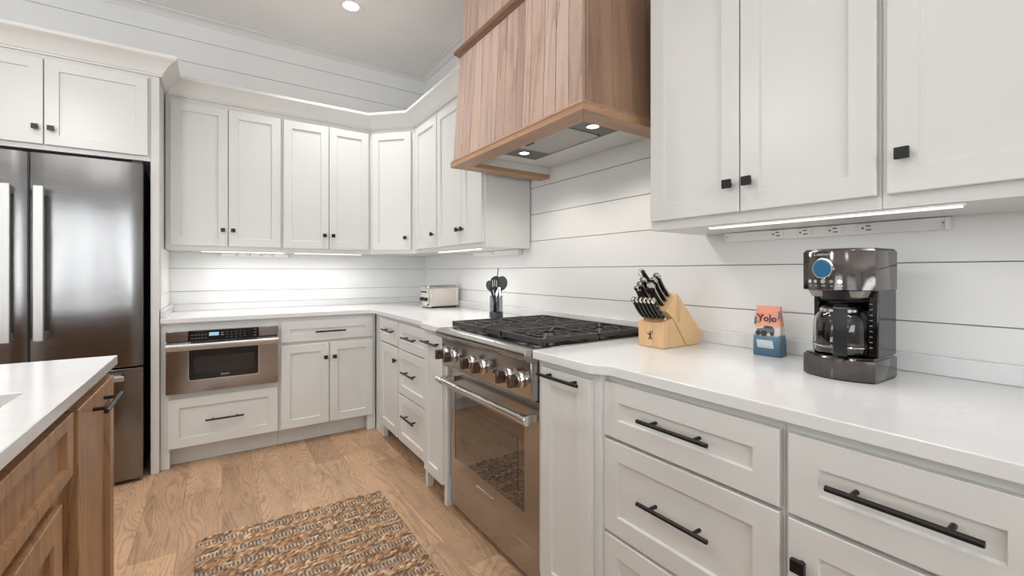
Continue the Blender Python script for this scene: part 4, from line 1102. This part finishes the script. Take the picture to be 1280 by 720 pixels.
# brew basket underside, two grey lips
for a, b, c_, d in ((-.066, -.010, -.058, -.010), (.004, .064, .004, .056)):
    mb = MB(); mb.hexa([(c_, -.005, .214), (d, -.005, .214), (d, .060, .214), (c_, .060, .214), (a, -.012, .2325), (b, -.012, .2325), (b, .070, .2325), (a, .070, .2325)])
    mb.build('basket_lip', M['lip'], t, bevel=.002)
MB().lathe((.000, .035, .204), [(.030, 0), (.050, .004), (.056, .028)], n=30).build('brew_basket', M['blackp'], t)
def fyc(x): u = x/HWc; return -.030*(1-u*u)
def onhead(x, z, h): return Vector((x, fyc(x)-h, z))
mb = MB(); xc, zc = -.0235, .289; R_ = .0285
def disc(xc, zc, r, h0, h1, n=32, r2=None):
    r2 = r if r2 is None else r2
    return [[onhead(xc+r*cos(2*pi*k/n), zc+r*sin(2*pi*k/n), h0) for k in range(n)], [onhead(xc+r2*cos(2*pi*k/n), zc+r2*sin(2*pi*k/n), h1) for k in range(n)]]
MB().loft(disc(xc, zc, R_, -.001, .005, r2=R_*.9)).build('display_ring', M['chrome'], hdo)
MB().loft(disc(xc, zc, R_*.80, .0045, .0058)).build('display', M['cdisplay'], hdo)
for k, (xx, rr_) in enumerate(((-.057, .0056), (-.041, .0050), (-.021, .0070), (-.001, .0054), (.018, .0058))):
    MB().loft(disc(xx, .2555, rr_, -.0008, .003, n=18, r2=rr_*.85)).build('button', M['polish'], hdo)
mb = MB()
for xx, w in ((-.057, .006), (-.041, .005), (-.021, .010), (-.001, .007), (.018, .009)):
    for q in range(2): mb.loft([[onhead(xx-w/2, .2435-q*.0035, .0002), onhead(xx+w/2, .2435-q*.0035, .0002), onhead(xx+w/2, .2447-q*.0035, .0002), onhead(xx-w/2, .2447-q*.0035, .0002)], [onhead(xx-w/2, .2435-q*.0035, .0006), onhead(xx+w/2, .2435-q*.0035, .0006), onhead(xx+w/2, .2447-q*.0035, .0006), onhead(xx-w/2, .2447-q*.0035, .0006)]]) if q == 0 else None
mb.build('button_marks', M['outlet'], hdo)
tx = text_mesh('Cuisinart', .0105, plain('silver_print', srgb(190, 186, 182), .4), hdo, (-.0235, fyc(-.0235)-.0016, .3270), (radians(90), 0, radians(-12)), name='brand_lettering', spacing=1.15)
# carafe: a thing of its own
a_ = R90+radians(-2); cxy = Vector((1.36, .486)) + Vector((cos(a_)*(-.006)-sin(a_)*.034, sin(a_)*(-.006)+cos(a_)*.034))
t = thing('glass_carafe', 'round glass carafe with black handle standing in the coffee maker', 'carafe', (cxy.x, cxy.y, .914+.0618), a_)
prof = [(.030, .0), (.050, .001), (.0600, .006), (.0620, .016), (.0620, .072), (.0600, .090), (.0520, .106), (.0440, .114), (.0435, .122)]
inner = [(r-.0022, max(h, .0025)) for r, h in reversed(prof)]
MB().lathe((0, 0, 0), prof+inner, n=48).build('glass_body', M['glass'], t)
MB().lathe((0, 0, 0), [(.0445, .112), (.0465, .114), (.0465, .120), (.0445, .122)], n=40, closed=True).build('collar', M['chrome'], t)
MB().lathe((0, 0, 0), [(.0430, .118), (.0430, .126), (.034, .132), (.012, .134)], n=32).build('lid', M['blackp'], t)
MB().lathe((0, 0, 0), [(.0624, .020), (.0632, .021), (.0632, .024), (.0624, .025)], n=48, closed=True).build('band', M['chrome'], t)
ha = radians(-69)
hd_ = Vector((cos(ha), sin(ha), 0)); hs = Vector((-hd_.y, hd_.x, 0))
mb = MB()
def hp(r, z, s_): return hd_*r+Vector((0, 0, z))+hs*s_
w = .0150
path = [(.042, .126, .010), (.066, .130, .006), (.080, .124, .005), (.083, .100, .005), (.083, .050, .005), (.080, .014, .005), (.072, .006, .005)]
rings = []
for (r, z, tk) in path[:]:
    pass
for i, (r, z, tk) in enumerate(path):
    p0 = path[max(i-1, 0)]; p1 = path[min(i+1, len(path)-1)]
    d = Vector((p1[0]-p0[0], p1[1]-p0[1])).normalized(); n = Vector((-d.y, d.x))
    rings.append([hp(r+n.x*tk, z+n.y*tk, -w), hp(r+n.x*tk, z+n.y*tk, w), hp(r-n.x*tk, z-n.y*tk, w), hp(r-n.x*tk, z-n.y*tk, -w)])
mb.loft(rings); mb.build('handle', M['blackp'], t, bevel=.002)
